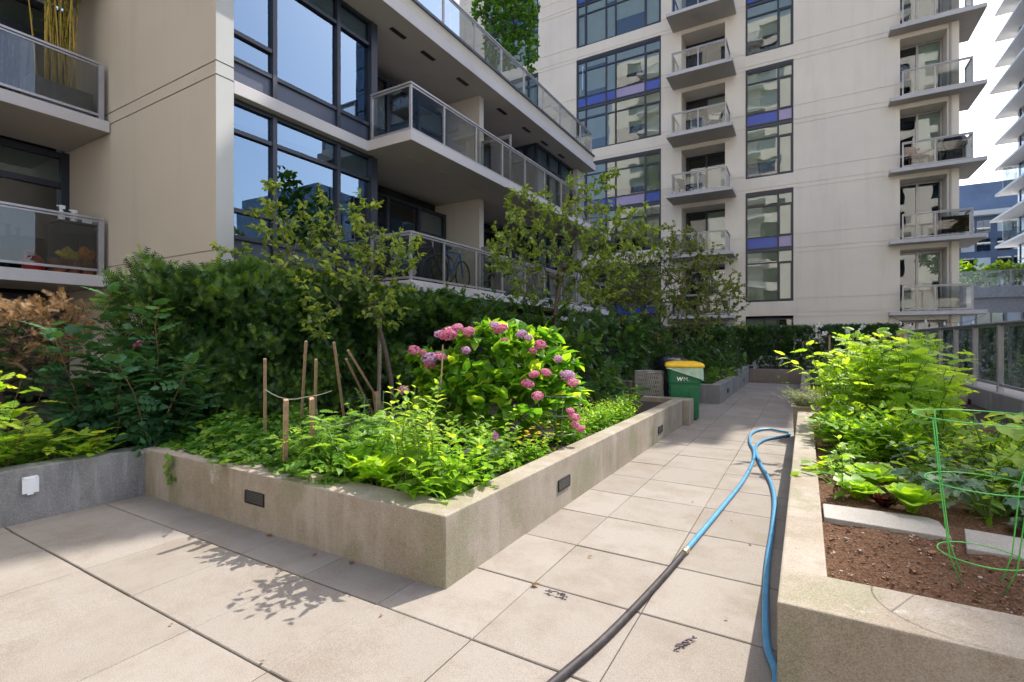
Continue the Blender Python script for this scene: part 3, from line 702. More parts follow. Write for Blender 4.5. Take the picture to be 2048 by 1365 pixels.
plain('red_stem', (.22, .13, .07), .7, 0, .2, 20)
plain('stake_wood', (.42, .27, .17), .85, 0, .15, 30, .2, .4, 90)
plain('grey_wood', (.26, .22, .18), .9, 0, .2, 30, .2, .5, 70)
plain('cane', (.48, .33, .06), .5, 0, .2, 8)
plain('string', (.62, .56, .46), .9)

def T(v, f): return (np.array(v, dtype=float), f)
def t_oval(w=.28, fold=.06, droop=.12, tipw=.75):
    return T([(0, 0, 0), (.33, 0, 0), (.68, 0, -droop * .35), (1, 0, -droop), (.26, w, fold), (.66, w * tipw, fold - droop * .3), (.26, -w, fold), (.66, -w * tipw, fold - droop * .3)],
             [(0, 1, 4), (1, 2, 5, 4), (2, 3, 5), (0, 6, 1), (1, 6, 7, 2), (2, 7, 3)])
def t_dia(w=.3, fold=.08, droop=.1): return T([(0, 0, 0), (.42, w, fold), (1, 0, -droop), (.42, -w, fold)], [(0, 2, 1), (0, 3, 2)])
def t_comb(parts):
    V, F_ = [], []
    for (v, f), s, ang, x, y, z, tilt in parts:
        c, s_ = math.cos(ang), math.sin(ang); o_ = len(V)
        for p in v:
            px, py, pz = p * s
            pz2 = pz + px * tilt
            V.append((x + px * c - py * s_, y + px * s_ + py * c, z + pz2))
        F_ += [tuple(o_ + i for i in q) for q in f]
    return T(V, F_)
def t_pinnate(n=4, size=.3, base=t_oval(.34, .05, .1), droop=.25, ang=1.05):
    ps = [(base, size * 1.05, 0, .82, 0, -droop * .7, -.25)]
    for k in range(n):
        x = .18 + .66 * k / n; z = -droop * x * x; s = size * (.8 + .25 * math.sin(math.pi * (k + .7) / n))
        ps += [(base, s, ang, x, 0, z, -.1), (base, s, -ang, x, 0, z, -.1)]
    a = t_comb(ps); v, f = a; i = len(v)
    v = np.vstack([v, [(0, .008, 0), (.85, .004, -droop * .72), (.85, -.004, -droop * .72), (0, -.008, 0)]]); return (v, f + [(i, i + 3, i + 2, i + 1)])
def t_lobed(n=5, depth=.35, cup=.12, nsub=1, w=1.0, ruff=.0):
    V = [(0, 0, 0)]; k = n * 4; 
    for i in range(k + 1):
        a = (i / k - .5) * 2 * math.pi * .86; r = 1 - depth * (.5 + .5 * math.cos(i / k * n * 2 * math.pi)) ** .8
        r *= .62 + .38 * math.cos(a * .55); V.append((r * math.cos(a) * .62 + .32, r * math.sin(a) * .62 * w, cup * r * abs(math.sin(a)) - .12 * r + ruff * math.sin(i * 2.4)))
    V[0] = (.25, 0, -.02)
    return T(V, [(0, i + 1, i + 2) for i in range(k)])
def t_sprig(n=6, l=.42, w=.105):
    V, F_ = [], []
    for i in range(n):
        x = .05 + .9 * i / n; s = l * (1 - .45 * i / n)
        for sg in (1, -1):
            o_ = len(V); a = 1.0 + .1 * math.sin(i * 7)
            tx, ty = x + s * math.cos(a), sg * s * math.sin(a)
            V += [(x - w * .5, 0, 0), (x + w * .7, 0, 0), (tx, ty, .06 * math.sin(i * 5 + sg))]; F_.append((o_, o_ + 1, o_ + 2))
    o_ = len(V); V += [(0, .012, 0), (0, -.012, 0), (1.08, 0, 0)]; F_.append((o_, o_ + 1, o_ + 2))
    return T(V, F_)
def t_lance(w=.1, droop=.35): return T([(0, 0, 0), (.4, w, .02), (.4, -w, .02), (.75, w * .7, -droop * .4), (.75, -w * .7, -droop * .4), (1, 0, -droop), (.4, 0, -.01), (.75, 0, -droop * .42)],
    [(0, 6, 1), (0, 2, 6), (1, 6, 7, 3), (2, 4, 7, 6), (3, 7, 5), (4, 5, 7)])
def t_frond(n=7):  # fine divided leaf (parsley, carrot)
    d_ = t_dia(.38, .05, .1); ps = []
    for k in range(n):
        x = .25 + .75 * k / n; s = .30 * (1 - .35 * k / n)
        for sg in (1, -1):
            ps.append((d_, s, sg * .9, x, 0, -.12 * x, 0)); ps.append((d_, s * .6, sg * 1.5, x + s * .25, sg * s * .3, -.12 * x, 0))
    ps.append((d_, .3, 0, .95, 0, -.12, 0)); return t_comb(ps)
def unit(a): return a / np.maximum(np.linalg.norm(a, axis=-1, keepdims=True), 1e-9)
def rvec(n): return unit(rng.normal(size=(n, 3)))
class Fol:
    def __init__(s): s.V = []; s.L = []; s.C = []; s.A = []; s.n = 0
    def add(s, tmpl, pos, axis, normal, scale, rnd):
        v, f = tmpl; pos = np.atleast_2d(np.asarray(pos, float)); N = len(pos)
        axis = unit(np.broadcast_to(np.asarray(axis, float), (N, 3))); normal = np.broadcast_to(np.asarray(normal, float), (N, 3))
        nn = normal - axis * (normal * axis).sum(1, keepdims=True); bad = np.linalg.norm(nn, axis=1) < 1e-3
        if bad.any(): nn = nn.copy(); nn[bad] = np.cross(axis[bad], (.3, .9, .2))
        nn = unit(nn); y = np.cross(nn, axis)
        scale = np.broadcast_to(np.asarray(scale, float), (N,)); rnd = np.broadcast_to(np.asarray(rnd, float), (N,))
        sc3 = scale[:, None, None]
        W_ = pos[:, None, :] + sc3 * (v[None, :, 0:1] * axis[:, None, :] + v[None, :, 1:2] * y[:, None, :] + v[None, :, 2:3] * nn[:, None, :])
        s.V.append(W_.reshape(-1, 3)); k = len(v)
        flat = np.concatenate([np.array(q) for q in f]); cnt = np.array([len(q) for q in f])
        s.L.append((flat[None, :] + (s.n + np.arange(N) * k)[:, None]).ravel()); s.C.append(np.tile(cnt, N)); s.A.append(np.repeat(rnd, len(f))); s.n += N * k
    def build(s, name, mat, parent=None, at=None):
        o_ = Vector((0, 0, 0)); p = parent
        while p is not None: o_ += p.location; p = p.parent
        if parent is None and at is not None: o_ = Vector(at)
        V = (np.concatenate(s.V) - np.array(o_)).astype(np.float32); L_ = np.concatenate(s.L).astype(np.int32); C_ = np.concatenate(s.C).astype(np.int32)
        me = bpy.data.meshes.new(name); me.vertices.add(len(V)); me.vertices.foreach_set('co', V.ravel())
        me.loops.add(len(L_)); me.loops.foreach_set('vertex_index', L_)
        me.polygons.add(len(C_)); me.polygons.foreach_set('loop_start', np.concatenate([[0], np.cumsum(C_)[:-1]]).astype(np.int32)); me.polygons.foreach_set('loop_total', C_)
        me.polygons.foreach_set('use_smooth', np.ones(len(C_), dtype=bool))
        a = me.attributes.new('rnd', 'FLOAT', 'FACE'); a.data.foreach_set('value', np.concatenate(s.A).astype(np.float32))
        me.materials.append(MATS[mat]); me.update(calc_edges=True); me.validate()
        o = bpy.data.objects.new(name, me); col.objects.link(o)
        if parent is not None: o.parent = parent
        elif at is not None: o.location = at
        return o
def blobpts(blobs, n, inner=.25):
    """points in a union of ellipsoids (x,y,z,rx,ry,rz), biased to the outside"""
    w = np.array([b[3] * b[4] * b[5] for b in blobs]) ** .75; w /= w.sum(); k = rng.choice(len(blobs), n, p=w); B = np.array(blobs)[k]
    return B[:, :3] + rvec(n) * (inner + (1 - inner) * rng.random((n, 1)) ** .5) * B[:, 3:6]
def grow(roots, targets, step=.12, up=.25, wob=.02):
    """branch skeleton: each target joins the nearest existing node"""
    P = [np.array(p, float) for p in roots]; par = [-1] + list(range(len(roots) - 1)); chains = [list(range(len(roots)))]
    tg = targets[np.argsort(np.linalg.norm(targets - np.array(roots[-1]), axis=1))]
    for t_ in tg:
        A = np.array(P); d = np.linalg.norm(A - t_, axis=1) + np.maximum(0, A[:, 2] - t_[2]) * .8; d[:max(1, len(roots) // 3)] += 3
        j = int(np.argmin(d)); a = P[j]; ln = np.linalg.norm(t_ - a); n = max(2, int(ln / step)); ch = [j]
        mid = (a + t_) / 2 + np.array([0, 0, -up * ln * .3]) + rng.normal(size=3) * wob * ln * 3
        for i in range(1, n + 1):
            u = i / n; p = (1 - u) ** 2 * a + 2 * u * (1 - u) * mid + u * u * t_ + (rng.normal(size=3) * wob * .4 if i < n else 0)
            P.append(p); par.append(ch[-1]); ch.append(len(P) - 1)
        chains.append(ch)
    cnt = np.zeros(len(P)); tips = {c[-1] for c in chains}
    for i in range(len(P) - 1, -1, -1):
        if i in tips: cnt[i] += 1
        if par[i] >= 0: cnt[par[i]] += cnt[i]
    return np.array(P), chains, cnt
def wood(P, chains, cnt, r0, name, mat, parent, pw=.48, n=5, rmin=0):
    M = MB()
    for c in chains:
        rr = [max(rmin, r0 * cnt[i] ** pw) for i in c]
        if len(c) > 2: rr[0] = min(rr[0], rr[1] * 1.15)
        M.tube([P[i] for i in c], rr, n)
    return M.build(name, mat, parent, smooth=True)
def twigleaves(F, tm, P, chains, cnt, ln, gap, maxcnt=3, jit=.25, droop=.1, rl=(0, 1), extra=0, upn=.8, tips=1):
    pos, ax = [], []
    for c in chains[1:]:
        for i in range(1, len(c)):
            if cnt[c[i]] > maxcnt: continue
            a, b_ = P[c[i - 1]], P[c[i]]; d = b_ - a; L_ = np.linalg.norm(d); k = max(1, int(round(L_ / gap)))
            for q in range(k):
                pos.append(a + d * (q + rng.random()) / k); ax.append(d / (L_ + 1e-9) * .45 + rvec(1)[0] * .85)
        for q in range(tips): pos.append(P[c[-1]]); d = P[c[-1]] - P[c[-2]]; ax.append(d / (np.linalg.norm(d) + 1e-9) + rvec(1)[0] * .6)
    pos = np.array(pos); ax = unit(np.array(ax)) + np.array([0, 0, -droop]); N = len(pos)
    nr = np.array([0, 0, upn]) + rvec(N) * .6
    F.add(tm, pos, ax, nr, ln * (1 + jit * rng.normal(size=N)).clip(.5, 1.5), rl[0] + (rl[1] - rl[0]) * rng.random(N) ** 1.3)
    return N
def stemplant(F, S, base, h, lean, tm, ln, n, r=.006, start=.15, droop=.25, curl=.5, rl=(0, 1), taper=.5, upn=.45, pet=0, wh=False):
    """one herb stem from base curving along lean with leaves spiralling up"""
    b_ = np.array(base, float); ln3 = np.array([lean[0], lean[1], 0.]); pts = []
    for i in range(7):
        u = i / 6; pts.append(b_ + np.array([0, 0, h * (u - curl * .25 * u * u)]) + ln3 * (u ** 1.6) + (rng.normal(size=3) * .012 * h if i else 0))
    S.tube(pts, [r * (1 - .7 * i / 6) for i in range(7)], 5)
    PT = np.array(pts); us = start + (1 - start) * (np.arange(n) + rng.random(n) * .5) / n; us = us.clip(0, .999)
    k = (us * 6).astype(int); fr = (us * 6 - k)[:, None]; pos = PT[k] * (1 - fr) + PT[k + 1] * fr
    ang = np.arange(n) * 2.4 + rng.random() * 6 + rng.normal(size=n) * .3
    if wh: ang = np.arange(n) * math.pi + (np.arange(n) // 2) * 1.57 + rng.random() * 6
    el = (us * .9 - droop + rng.normal(size=n) * .2)
    ax = np.stack([np.cos(ang) * np.cos(el), np.sin(ang) * np.cos(el), np.sin(el)], 1)
    nr = np.stack([-np.cos(ang) * .5, -np.sin(ang) * .5, np.full(n, upn)], 1) + rvec(n) * .25
    tipp = pos + ax * (pet + ln * .9)   # leaves do not grow through the bed walls
    low = (np.minimum(tipp[:, 2], pos[:, 2]) < .47) & (((b_[0] < -1.8) & (b_[0] > -5.5) & (b_[1] < 9) & ((tipp[:, 1] < 2.62) | (tipp[:, 0] > -2.08))) | ((b_[0] > 0) & (b_[1] < 8.4) & (tipp[:, 0] < .10)) | ((b_[0] < -5.7) & (tipp[:, 0] > -5.74)))
    ax = np.where(low[:, None], ax * (1, 1, .3) + np.array([0, 0, .75]), ax)
    F.add(tm, pos + ax * pet, ax, nr, ln * (1 - taper * us ** 2) * (1 + .18 * rng.normal(size=n)).clip(.5, 1.4), rl[0] + (rl[1] - rl[0]) * (rng.random(n) * .6 + .4 * us))
    return PT[-1]
def plant(name, label, cat, loc, group=None): return thing(name, label, cat, loc, group)
def cpt(px, py, dep):
    """point dep metres deep along the survey ray px,py of the site photo"""
    th = R(30.41); u = (px - 1024) / 1000; v = (680 - py) / 1000
    return np.array([dep * (-math.sin(th) + u * math.cos(th)), dep * (math.cos(th) + u * math.sin(th)), 1.5 + v * dep])
def cblob(px, py, rp, dep, dj=0, fl=1):
    p = cpt(px, py, dep + dj); r = rp / 1000 * dep; return (*p, r, r, r * fl)

# ------------------------------------------------------------ hedges
def hedge(name, label, x0, x1, y0, y1, z0, z1, dens, ln, mat='yew_leaf', faces='xyt', bumpy=.10, stems=None, fill=.5, rl=(0, 1), group=None):
    t = plant(name, label, 'hedge', ((x0 + x1) / 2, (y0 + y1) / 2, z0), group); F = Fol(); cx, cy = (x0 + x1) / 2, (y0 + y1) / 2
    import mathutils.noise as mn
    def put(n, fn, out):
        p = np.array([fn(rng.random(), rng.random()) for _ in range(n)]); o = np.array(out, float)
        nz = np.array([mn.noise(tuple(q * 1.6)) + .6 * mn.noise(tuple(q * 4.1 + 7)) for q in p])
        keep = rng.random(n) < (.75 + nz); p = p[keep]; nz = nz[keep]; n = len(p)
        dep = (rng.random(n) ** 2 * .28)
        p = p + o * (nz * bumpy - dep)[:, None]
        ax = o * .55 + rvec(n) * .8 + np.array([0, 0, .45])
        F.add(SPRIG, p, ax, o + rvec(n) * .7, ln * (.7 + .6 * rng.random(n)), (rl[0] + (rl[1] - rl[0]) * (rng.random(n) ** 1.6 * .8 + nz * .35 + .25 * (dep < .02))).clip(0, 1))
    if 'x' in faces: put(int(dens * (y1 - y0) * (z1 - z0)), lambda a, b_: (x1, y0 + a * (y1 - y0), z0 + .12 + b_ ** .85 * (z1 - z0 - .12)), (1, 0, 0))
    if 'y' in faces: put(int(dens * (x1 - x0) * (z1 - z0)), lambda a, b_: (x0 + a * (x1 - x0), y0, z0 + .12 + b_ ** .85 * (z1 - z0 - .12)), (0, -1, 0))
    if 't' in faces: put(int(dens * 1.15 * (x1 - x0) * (y1 - y0)), lambda a, b_: (x0 + a * (x1 - x0), y0 + b_ * (y1 - y0), z1), (0, 0, 1))
    n = int(dens * fill * (x1 - x0) * (y1 - y0)); p = np.stack([x0 + .1 + rng.random(n) * (x1 - x0 - .2), y0 + .1 + rng.random(n) * (y1 - y0 - .2), z0 + .15 + rng.random(n) * (z1 - z0 - .2)], 1)
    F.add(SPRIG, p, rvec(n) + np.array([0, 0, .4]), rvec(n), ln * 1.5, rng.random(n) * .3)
    F.build('foliage', mat, t); S = MB()
    for i in range(stems or int((y1 - y0) * 3 + (x1 - x0) * 3)):
        x, y = random.uniform(x0 + .15, x1 - .1), random.uniform(y0 + .1, y1 - .1); pts = [(x, y, z0 - .02)]
        for k in range(5): pts.append((pts[-1][0] + random.gauss(0, .07), pts[-1][1] + random.gauss(0, .07), z0 + (z1 - z0) * .9 * (k + 1) / 5))
        S.tube(pts, [.022, .018, .015, .011, .008, .004], 5)
    S.build('stems', 'dark_stem', t); return t
SPRIG = t_sprig()
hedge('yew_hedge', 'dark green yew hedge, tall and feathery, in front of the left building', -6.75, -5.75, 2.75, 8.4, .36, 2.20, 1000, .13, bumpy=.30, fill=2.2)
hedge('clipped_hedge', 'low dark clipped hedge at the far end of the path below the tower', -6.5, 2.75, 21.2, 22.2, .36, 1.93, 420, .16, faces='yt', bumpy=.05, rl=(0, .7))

# dead brown conifer
t = plant('brown_conifer', 'dead conifer shrub with rusty brown needles at the left edge', 'shrub', (-7.6, 1.9, .36)); F = Fol()
roots = [np.array((-7.5, 1.95, .36)), np.array((-7.52, 1.9, .7)), np.array((-7.55, 1.85, 1.0))]
bl = [cblob(30, 640, 75, 5.6, .1, .7), cblob(115, 635, 72, 5.7, 0, .75), cblob(80, 690, 55, 5.5), cblob(-60, 640, 80, 5.5, 0, .8), cblob(140, 690, 40, 5.6)]
P, ch, ct = grow(roots, blobpts(bl, 330, .3), .08)
wood(P, ch, ct, .0022, 'stems', 'dark_stem', t); twigleaves(F, t_sprig(7, .4, .06), P, ch, ct, .075, .012, 6, droop=-.1, upn=.3)
F.build('dead_needles', 'brown_needles', t)
F = Fol(); P2 = blobpts([cblob(20, 720, 90, 5.8), cblob(10, 660, 30, 5.9)], 500, .1); F.add(SPRIG, P2, rvec(500) + np.array([0, 0, .3]), rvec(500), .11, rng.random(500) * .6)
F.build('live_needles', 'yew_leaf', t)

# ------------------------------------------------------------ left corner planting
PINR = t_pinnate(3, .36, t_oval(.36, .04, .1), .3)
for (px, top, dep, sp, lab, ns) in ((215, 592, 5.3, .55, 'tall leggy rose bush with glossy compound leaves, between the brown conifer and the yew hedge', 9),
                                    (305, 628, 5.25, .5, 'rose bush with pale thorny upright stem in front of the yew hedge end', 9),
                                    (170, 720, 5.6, .6, 'low spreading rose bush with faded blooms beside the brown conifer', 10)):
    b_ = cpt(px, 900, dep); h = 1.5 + (680 - top) / 1000 * dep - .36
    t = plant('rose_bush', lab, 'rose bush', (b_[0], b_[1], .36), 'rose bushes in the left bed'); F, S = Fol(), MB()
    for i in range(int(ns * 2)):
        hh = h * (1.0 if i == 0 else random.uniform(.35, .82)); a = random.uniform(0, 6.28); le = (0.06, 0.02) if i == 0 else (math.cos(a) * sp * random.uniform(.3, 1), math.sin(a) * sp * random.uniform(.3, 1))
        stemplant(F, S, (b_[0] + random.gauss(0, .12), b_[1] + random.gauss(0, .12), .34), hh * 1.08, le, PINR, .24, int(16 + hh * 13), .008, .12, .25, .3 if i else 0, (0, .75) if i else (.1, 1), .3, .3)
    F.build('foliage', 'rose_leaf', t); S.build('stems', 'red_stem', t)
    if px == 170:
        Pf = Fol(); p = np.array([cpt(178, 770, dep), cpt(275, 690, 5.2)])
        for q in p: Pf.add(t_dia(.5, .1, .1), np.repeat(q[None], 12, 0), rvec(12), rvec(12), .05, rng.random(12))
        Pf.build('faded_bloom', 'pink_petal', t)
t = plant('lime_shrub', 'low shrub with lime green and yellowing leaves in the left corner above the socket', 'shrub', (-6.1, 1.5, .36)); F, S = Fol(), MB()
for i in range(70):
    x, y = -6.05 + random.gauss(0, .2), random.uniform(.4, 2.15); a = random.uniform(-1.2, 1.2); h = random.uniform(.3, .95) * (1.1 if y < 1.7 else .7)
    stemplant(F, S, (x, y, .34), h, (.28 * math.cos(a), .22 * math.sin(a)), PINR, .19, 9, .004, .2, .25, .5, (0, 1), .3)
F.build('foliage', 'lime_leaf', t); S.build('stems', 'red_stem', t)
# trailing ground cover (one mass) with the sprig hanging over the wall
F = Fol(); n = 9500; x = -6.4 + rng.random(n) * 3.0; y = 2.50 + rng.random(n) ** 1.2 * 1.5; keep = (x < -4.2) | (rng.random(n) < .5); x, y = x[keep], y[keep]; n = len(x)
z = .38 + .25 * rng.random(n) * (1 + .5 * np.sin(x * 5) * np.cos(y * 7)) * ((y - 2.42) / .35).clip(.2, 1)
F.add(t_lobed(3, .4, .1), np.stack([x, y, z], 1), np.stack([rng.normal(size=n), rng.normal(size=n) - .5, rng.normal(size=n) * .3], 1), np.array([0, -.3, 1]) + rvec(n) * .45, .075 * (.6 + .6 * rng.random(n)), rng.random(n) ** 1.5)
n = 900; y = -1 + rng.random(n) * 3.4; x = -5.95 - rng.random(n) * .9
F.add(t_lobed(3, .4, .1), np.stack([x, y, .38 + .2 * rng.random(n)], 1), rvec(n) * (1, 1, .3), np.array([.2, -.2, 1]) + rvec(n) * .4, .08, rng.random(n) ** 1.5)
F.add(t_lobed(3, .4, .1), [(-5.02 + random.gauss(0, .03), 2.375 - random.random() * .03, .46 - i * .012) for i in range(22)], rvec(22) * (1, .4, .6) + np.array([0, -.5, -.5]), np.array([0, -1, .4]) + rvec(22) * .4, .055, rng.random(22) * .5 + .5)
tag(F.build('ground_cover', 'cover_leaf'), kind='stuff')

# ------------------------------------------------------------ apple trees
AP = t_oval(.30, .07, .14)
def tree(name, label, roots, blobs, n, r0, ln, gap, mat, leaf, grp=None, inner=.3, step=.12, maxc=4, rl=(0, 1), bark='bark', droop=.15, tips=3):
    t = plant(name, label, 'tree', (*roots[0][:2], roots[0][2]), grp); P, c, k = grow(roots, blobpts(blobs, n, inner), step)
    wood(P, c, k, r0, 'trunk', bark, t, n=6, rmin=.0025); F = Fol(); q = twigleaves(F, leaf, P, c, k, ln, gap, maxc, droop=droop, rl=rl, tips=tips); F.build('crown', mat, t); return t
D = 7.4
tree('apple_tree', 'young apple tree with sparse leafy branches leaning over the hedge, tied to a stake', [cpt(787, 838, D), cpt(782, 760, D), cpt(768, 690, D), cpt(748, 625, D), cpt(735, 585, D)],
     [cblob(540, 400, 40, D, -.3), cblob(560, 460, 60, D, -.2), cblob(640, 450, 55, D, 0), cblob(655, 390, 26, D), cblob(720, 440, 60, D, .1), cblob(745, 520, 65, D, .2), cblob(640, 530, 75, D, -.2), cblob(560, 520, 50, D, -.4),
      cblob(460, 505, 34, D, -.6), cblob(590, 590, 50, D, -.8), cblob(640, 640, 34, D, -.9), cblob(810, 500, 45, D, .2), cblob(800, 560, 40, D, 0), cblob(770, 610, 50, D, -.3), cblob(680, 580, 60, D, -.2), cblob(520, 600, 30, D, -.6)],
     480, .0018, .078, .015, 'apple_leaf', AP, inner=.08, tips=2)
s_ = MB(); a = cpt(757, 838, 7.55); b_ = cpt(760, 635, 7.55); s_.tube([a, b_], .03, 8); tag(s_.build('tree_stake', 'grey_wood', at=tuple(a)), 'weathered round stake standing beside the leaning apple tree trunk', 'stake')
D = 9.4
tree('apple_tree', 'taller apple tree with spreading twiggy crown in front of the balcony ends', [cpt(1105, 790, D), cpt(1108, 690, D), cpt(1112, 610, D), cpt(1120, 570, D), cpt(1118, 530, D)],
     [cblob(1155, 370, 35, D), cblob(1170, 430, 60, D), cblob(1090, 430, 60, D, .3), cblob(1040, 410, 45, D, .2), cblob(1030, 480, 60, D, -.2), cblob(1100, 500, 75, D, 0), cblob(1190, 500, 70, D, .2), cblob(1250, 450, 60, D, .3), cblob(1285, 480, 40, D, .4),
      cblob(1230, 540, 60, D, 0), cblob(1000, 520, 40, D, -.4), cblob(1060, 560, 45, D, -.3), cblob(1170, 570, 60, D), cblob(1210, 360, 35, D, .3)],
     760, .0017, .080, .017, 'apple_leaf', AP, rl=(0, .9), inner=.08, tips=2)
D = 12.6
tree('crab_tree', 'bushy small-leaved tree, dense and olive green, in front of the tower balconies', [cpt(1290, 790, D), cpt(1295, 720, D), cpt(1300, 670, D)],
     [cblob(1230, 560, 65, D, -.5), cblob(1290, 520, 70, D), cblob(1350, 500, 60, D), cblob(1350, 580, 90, D), cblob(1430, 560, 60, D), cblob(1455, 600, 45, D), cblob(1270, 620, 80, D, -.5), cblob(1400, 630, 60, D), cblob(1200, 630, 50, D, -.6), cblob(1330, 660, 50, D), cblob(1415, 510, 35, D), cblob(1480, 640, 25, D)],
     1300, .0015, .078, .018, 'olive_leaf', AP, step=.16, rl=(0, .9), inner=.08, tips=2)
D = 17
tree('roof_tree', 'lush green tree growing on the roof terrace above the glass balustrade', [cpt(985, 175, D), cpt(985, 120, D), cpt(985, 80, D)],
     [cblob(1000, -20, 60, D), cblob(1020, 40, 60, D), cblob(980, 20, 40, D), cblob(1050, 95, 30, D), cblob(1000, 90, 45, D), cblob(1045, 40, 35, D), cblob(1065, 125, 18, D), cblob(1040, -50, 50, D)],
     620, .0025, .15, .036, 'roof_leaf', AP, step=.2, maxc=5)
tree('street_tree', 'leafy tree out beyond the fence, seen reflected in the bay windows', [np.array((7.2, 16.5, -3)), np.array((7.2, 16.5, 1)), np.array((7.2, 16.4, 4))],
     [(7.2, 16.4, 6, 1.9, 2.2, 1.8), (7.4, 17, 8, 1.5, 1.6, 1.5), (7.3, 15.6, 8.8, 1.0, 1.0, 1.1), (7.8, 19.3, 5.6, 1.5, 1.4, 1.5)], 380, .006, .3, .1, 'roof_leaf', AP, step=.3, maxc=6)

# ------------------------------------------------------------ shrubs behind
PINS = t_pinnate(4, .3, t_oval(.3, .04, .1), .3)
def shrub(name, label, base, blobs, n, r0, ln, gap, mat, leaf, grp=None, stem='dark_stem', maxc=5, rl=(0, 1), step=.12, droop=.2, cat='shrub'):
    t = plant(name, label, cat, base, grp); roots = [np.array(base, float), np.array(base, float) + (0, 0, .2), np.array(base, float) + (0.02, 0, .4)]
    P, c, k = grow(roots, blobpts(blobs, n, .3), step); wood(P, c, k, r0, 'stems', stem, t, rmin=.002); F = Fol(); twigleaves(F, leaf, P, c, k, ln, gap, maxc, droop=droop, rl=rl); F.build('foliage', mat, t); return t
shrub('leafy_shrub', 'feathery green shrub with compound leaves behind the hydrangea, below the balcony slab', (-5.4, 8.9, .36), [cblob(900, 640, 80, 9.2, 0, .8), cblob(1000, 640, 80, 9.3, 0, .8), cblob(950, 700, 90, 9.0), cblob(1070, 660, 70, 9.6), cblob(1040, 720, 60, 9.3), cblob(850, 620, 50, 9.3)], 330, .0026, .20, .05, 'shrub_leaf', PINS)
shrub('leafy_shrub', 'dark shaded shrub with long compound leaves behind the wire bin', (-4.2, 10.3, .36), [cblob(1160, 680, 70, 10.6), cblob(1230, 690, 70, 10.8), cblob(1180, 750, 70, 10.2), cblob(1290, 690, 55, 11.6), cblob(1110, 730, 50, 9.9)], 330, .0026, .21, .05, 'shrub_leaf', PINS, rl=(0, .7))
shrub('leafy_shrub', 'shaded ferny shrub in the far bed behind the green bin', (-3.2, 14.6, .36), [cblob(1400, 720, 55, 13.5, 0, .6), cblob(1450, 725, 50, 15, 0, .6), cblob(1360, 700, 40, 14.5), cblob(1430, 690, 45, 17)], 150, .003, .17, .055, 'shrub_leaf', PINS, rl=(0, .8))
shrub('leafy_shrub', 'low leafy shrub at the near corner of the far bed beside the bin', (-2.6, 13.3, .36), [cblob(1410, 755, 34, 12.9, 0, .5), cblob(1440, 745, 28, 13.6, 0, .5), cblob(1385, 760, 25, 13, 0, .5)], 90, .002, .12, .04, 'tomato_leaf', PINS)
F = Fol(); n = 1500; x = -6.5 + rng.random(n) * 4.4; y = 13 + rng.random(n) * 8; F.add(AP, np.stack([x, y, .38 + .35 * rng.random(n)], 1), rvec(n), np.array([0, 0, 1]) + rvec(n) * .5, .13, rng.random(n) * .7)
tag(F.build('ground_cover', 'shrub_leaf'), kind='stuff')

leafmat('bush_leaf', (.11, .24, .02), (.20, .35, .035), (.38, .50, .07), .5, .45)
leafmat('squash_leaf', (.03, .10, .03), (.05, .15, .04), (.10, .22, .05), .3, .55)
leafmat('tall_leaf', (.09, .20, .03), (.17, .30, .04), (.32, .43, .08), .45)

# ------------------------------------------------------------ hydrangea
t = plant('hydrangea', 'large hydrangea bush with pink and mauve flower heads in the sunny corner bed', 'hydrangea', (-2.95, 4.9, .36))
HY = t_oval(.34, .05, .2, .8); D = 5.55
bl = [cblob(960, 740, 75, D), cblob(1030, 720, 75, D, .1), cblob(1095, 740, 60, D, .2), cblob(1110, 800, 55, D, .2), cblob(920, 800, 70, D, -.1), cblob(1010, 810, 80, D, -.1), cblob(880, 740, 45, D, .1), cblob(985, 690, 45, D, .2), cblob(1080, 690, 40, D, .3), cblob(1130, 790, 30, D, .1), cblob(870, 800, 45, D, .1), cblob(850, 720, 28, D, .2)]
roots = [np.array((-2.95, 4.9, .36)), np.array((-2.95, 4.9, .5)), np.array((-2.94, 4.9, .62))]
P, c, k = grow(roots, blobpts(bl, 380, .5), .12, .5); wood(P, c, k, .0028, 'stems', 'green_stem', t, rmin=.0025)
F = Fol(); twigleaves(F, HY, P, c, k, .135, .032, 3, droop=.1, rl=(0, 1), tips=5, upn=1.1); F.build('foliage', 'hydrangea_leaf', t)
def mophead(mat):
    F = Fol(); n = 105; rad_ = .80 + .22 * rng.random((n, 1)); p = unit(rvec(n) + np.array([0, 0, .12])); p[:, 2] *= .82
    for q in range(4):
        tng = unit(np.cross(p, rvec(n))) if q == 0 else tng2
        if q == 0: t0 = tng
        a = q * math.pi / 2; bi = np.cross(p, t0); d_ = t0 * math.cos(a) + bi * math.sin(a); tng2 = d_
        F.add(t_oval(.48, .06, -.1, .95), p * rad_, d_ + p * .35, p, .27, rng.random(n) * .4 + (p[:, 2] * .3 + .3).clip(0, .6))
    return F.build('flower_head', mat, t)
protos = [mophead('pink_petal'), mophead('pink_petal'), mophead('mauve_petal')]; used = [0, 0, 0]
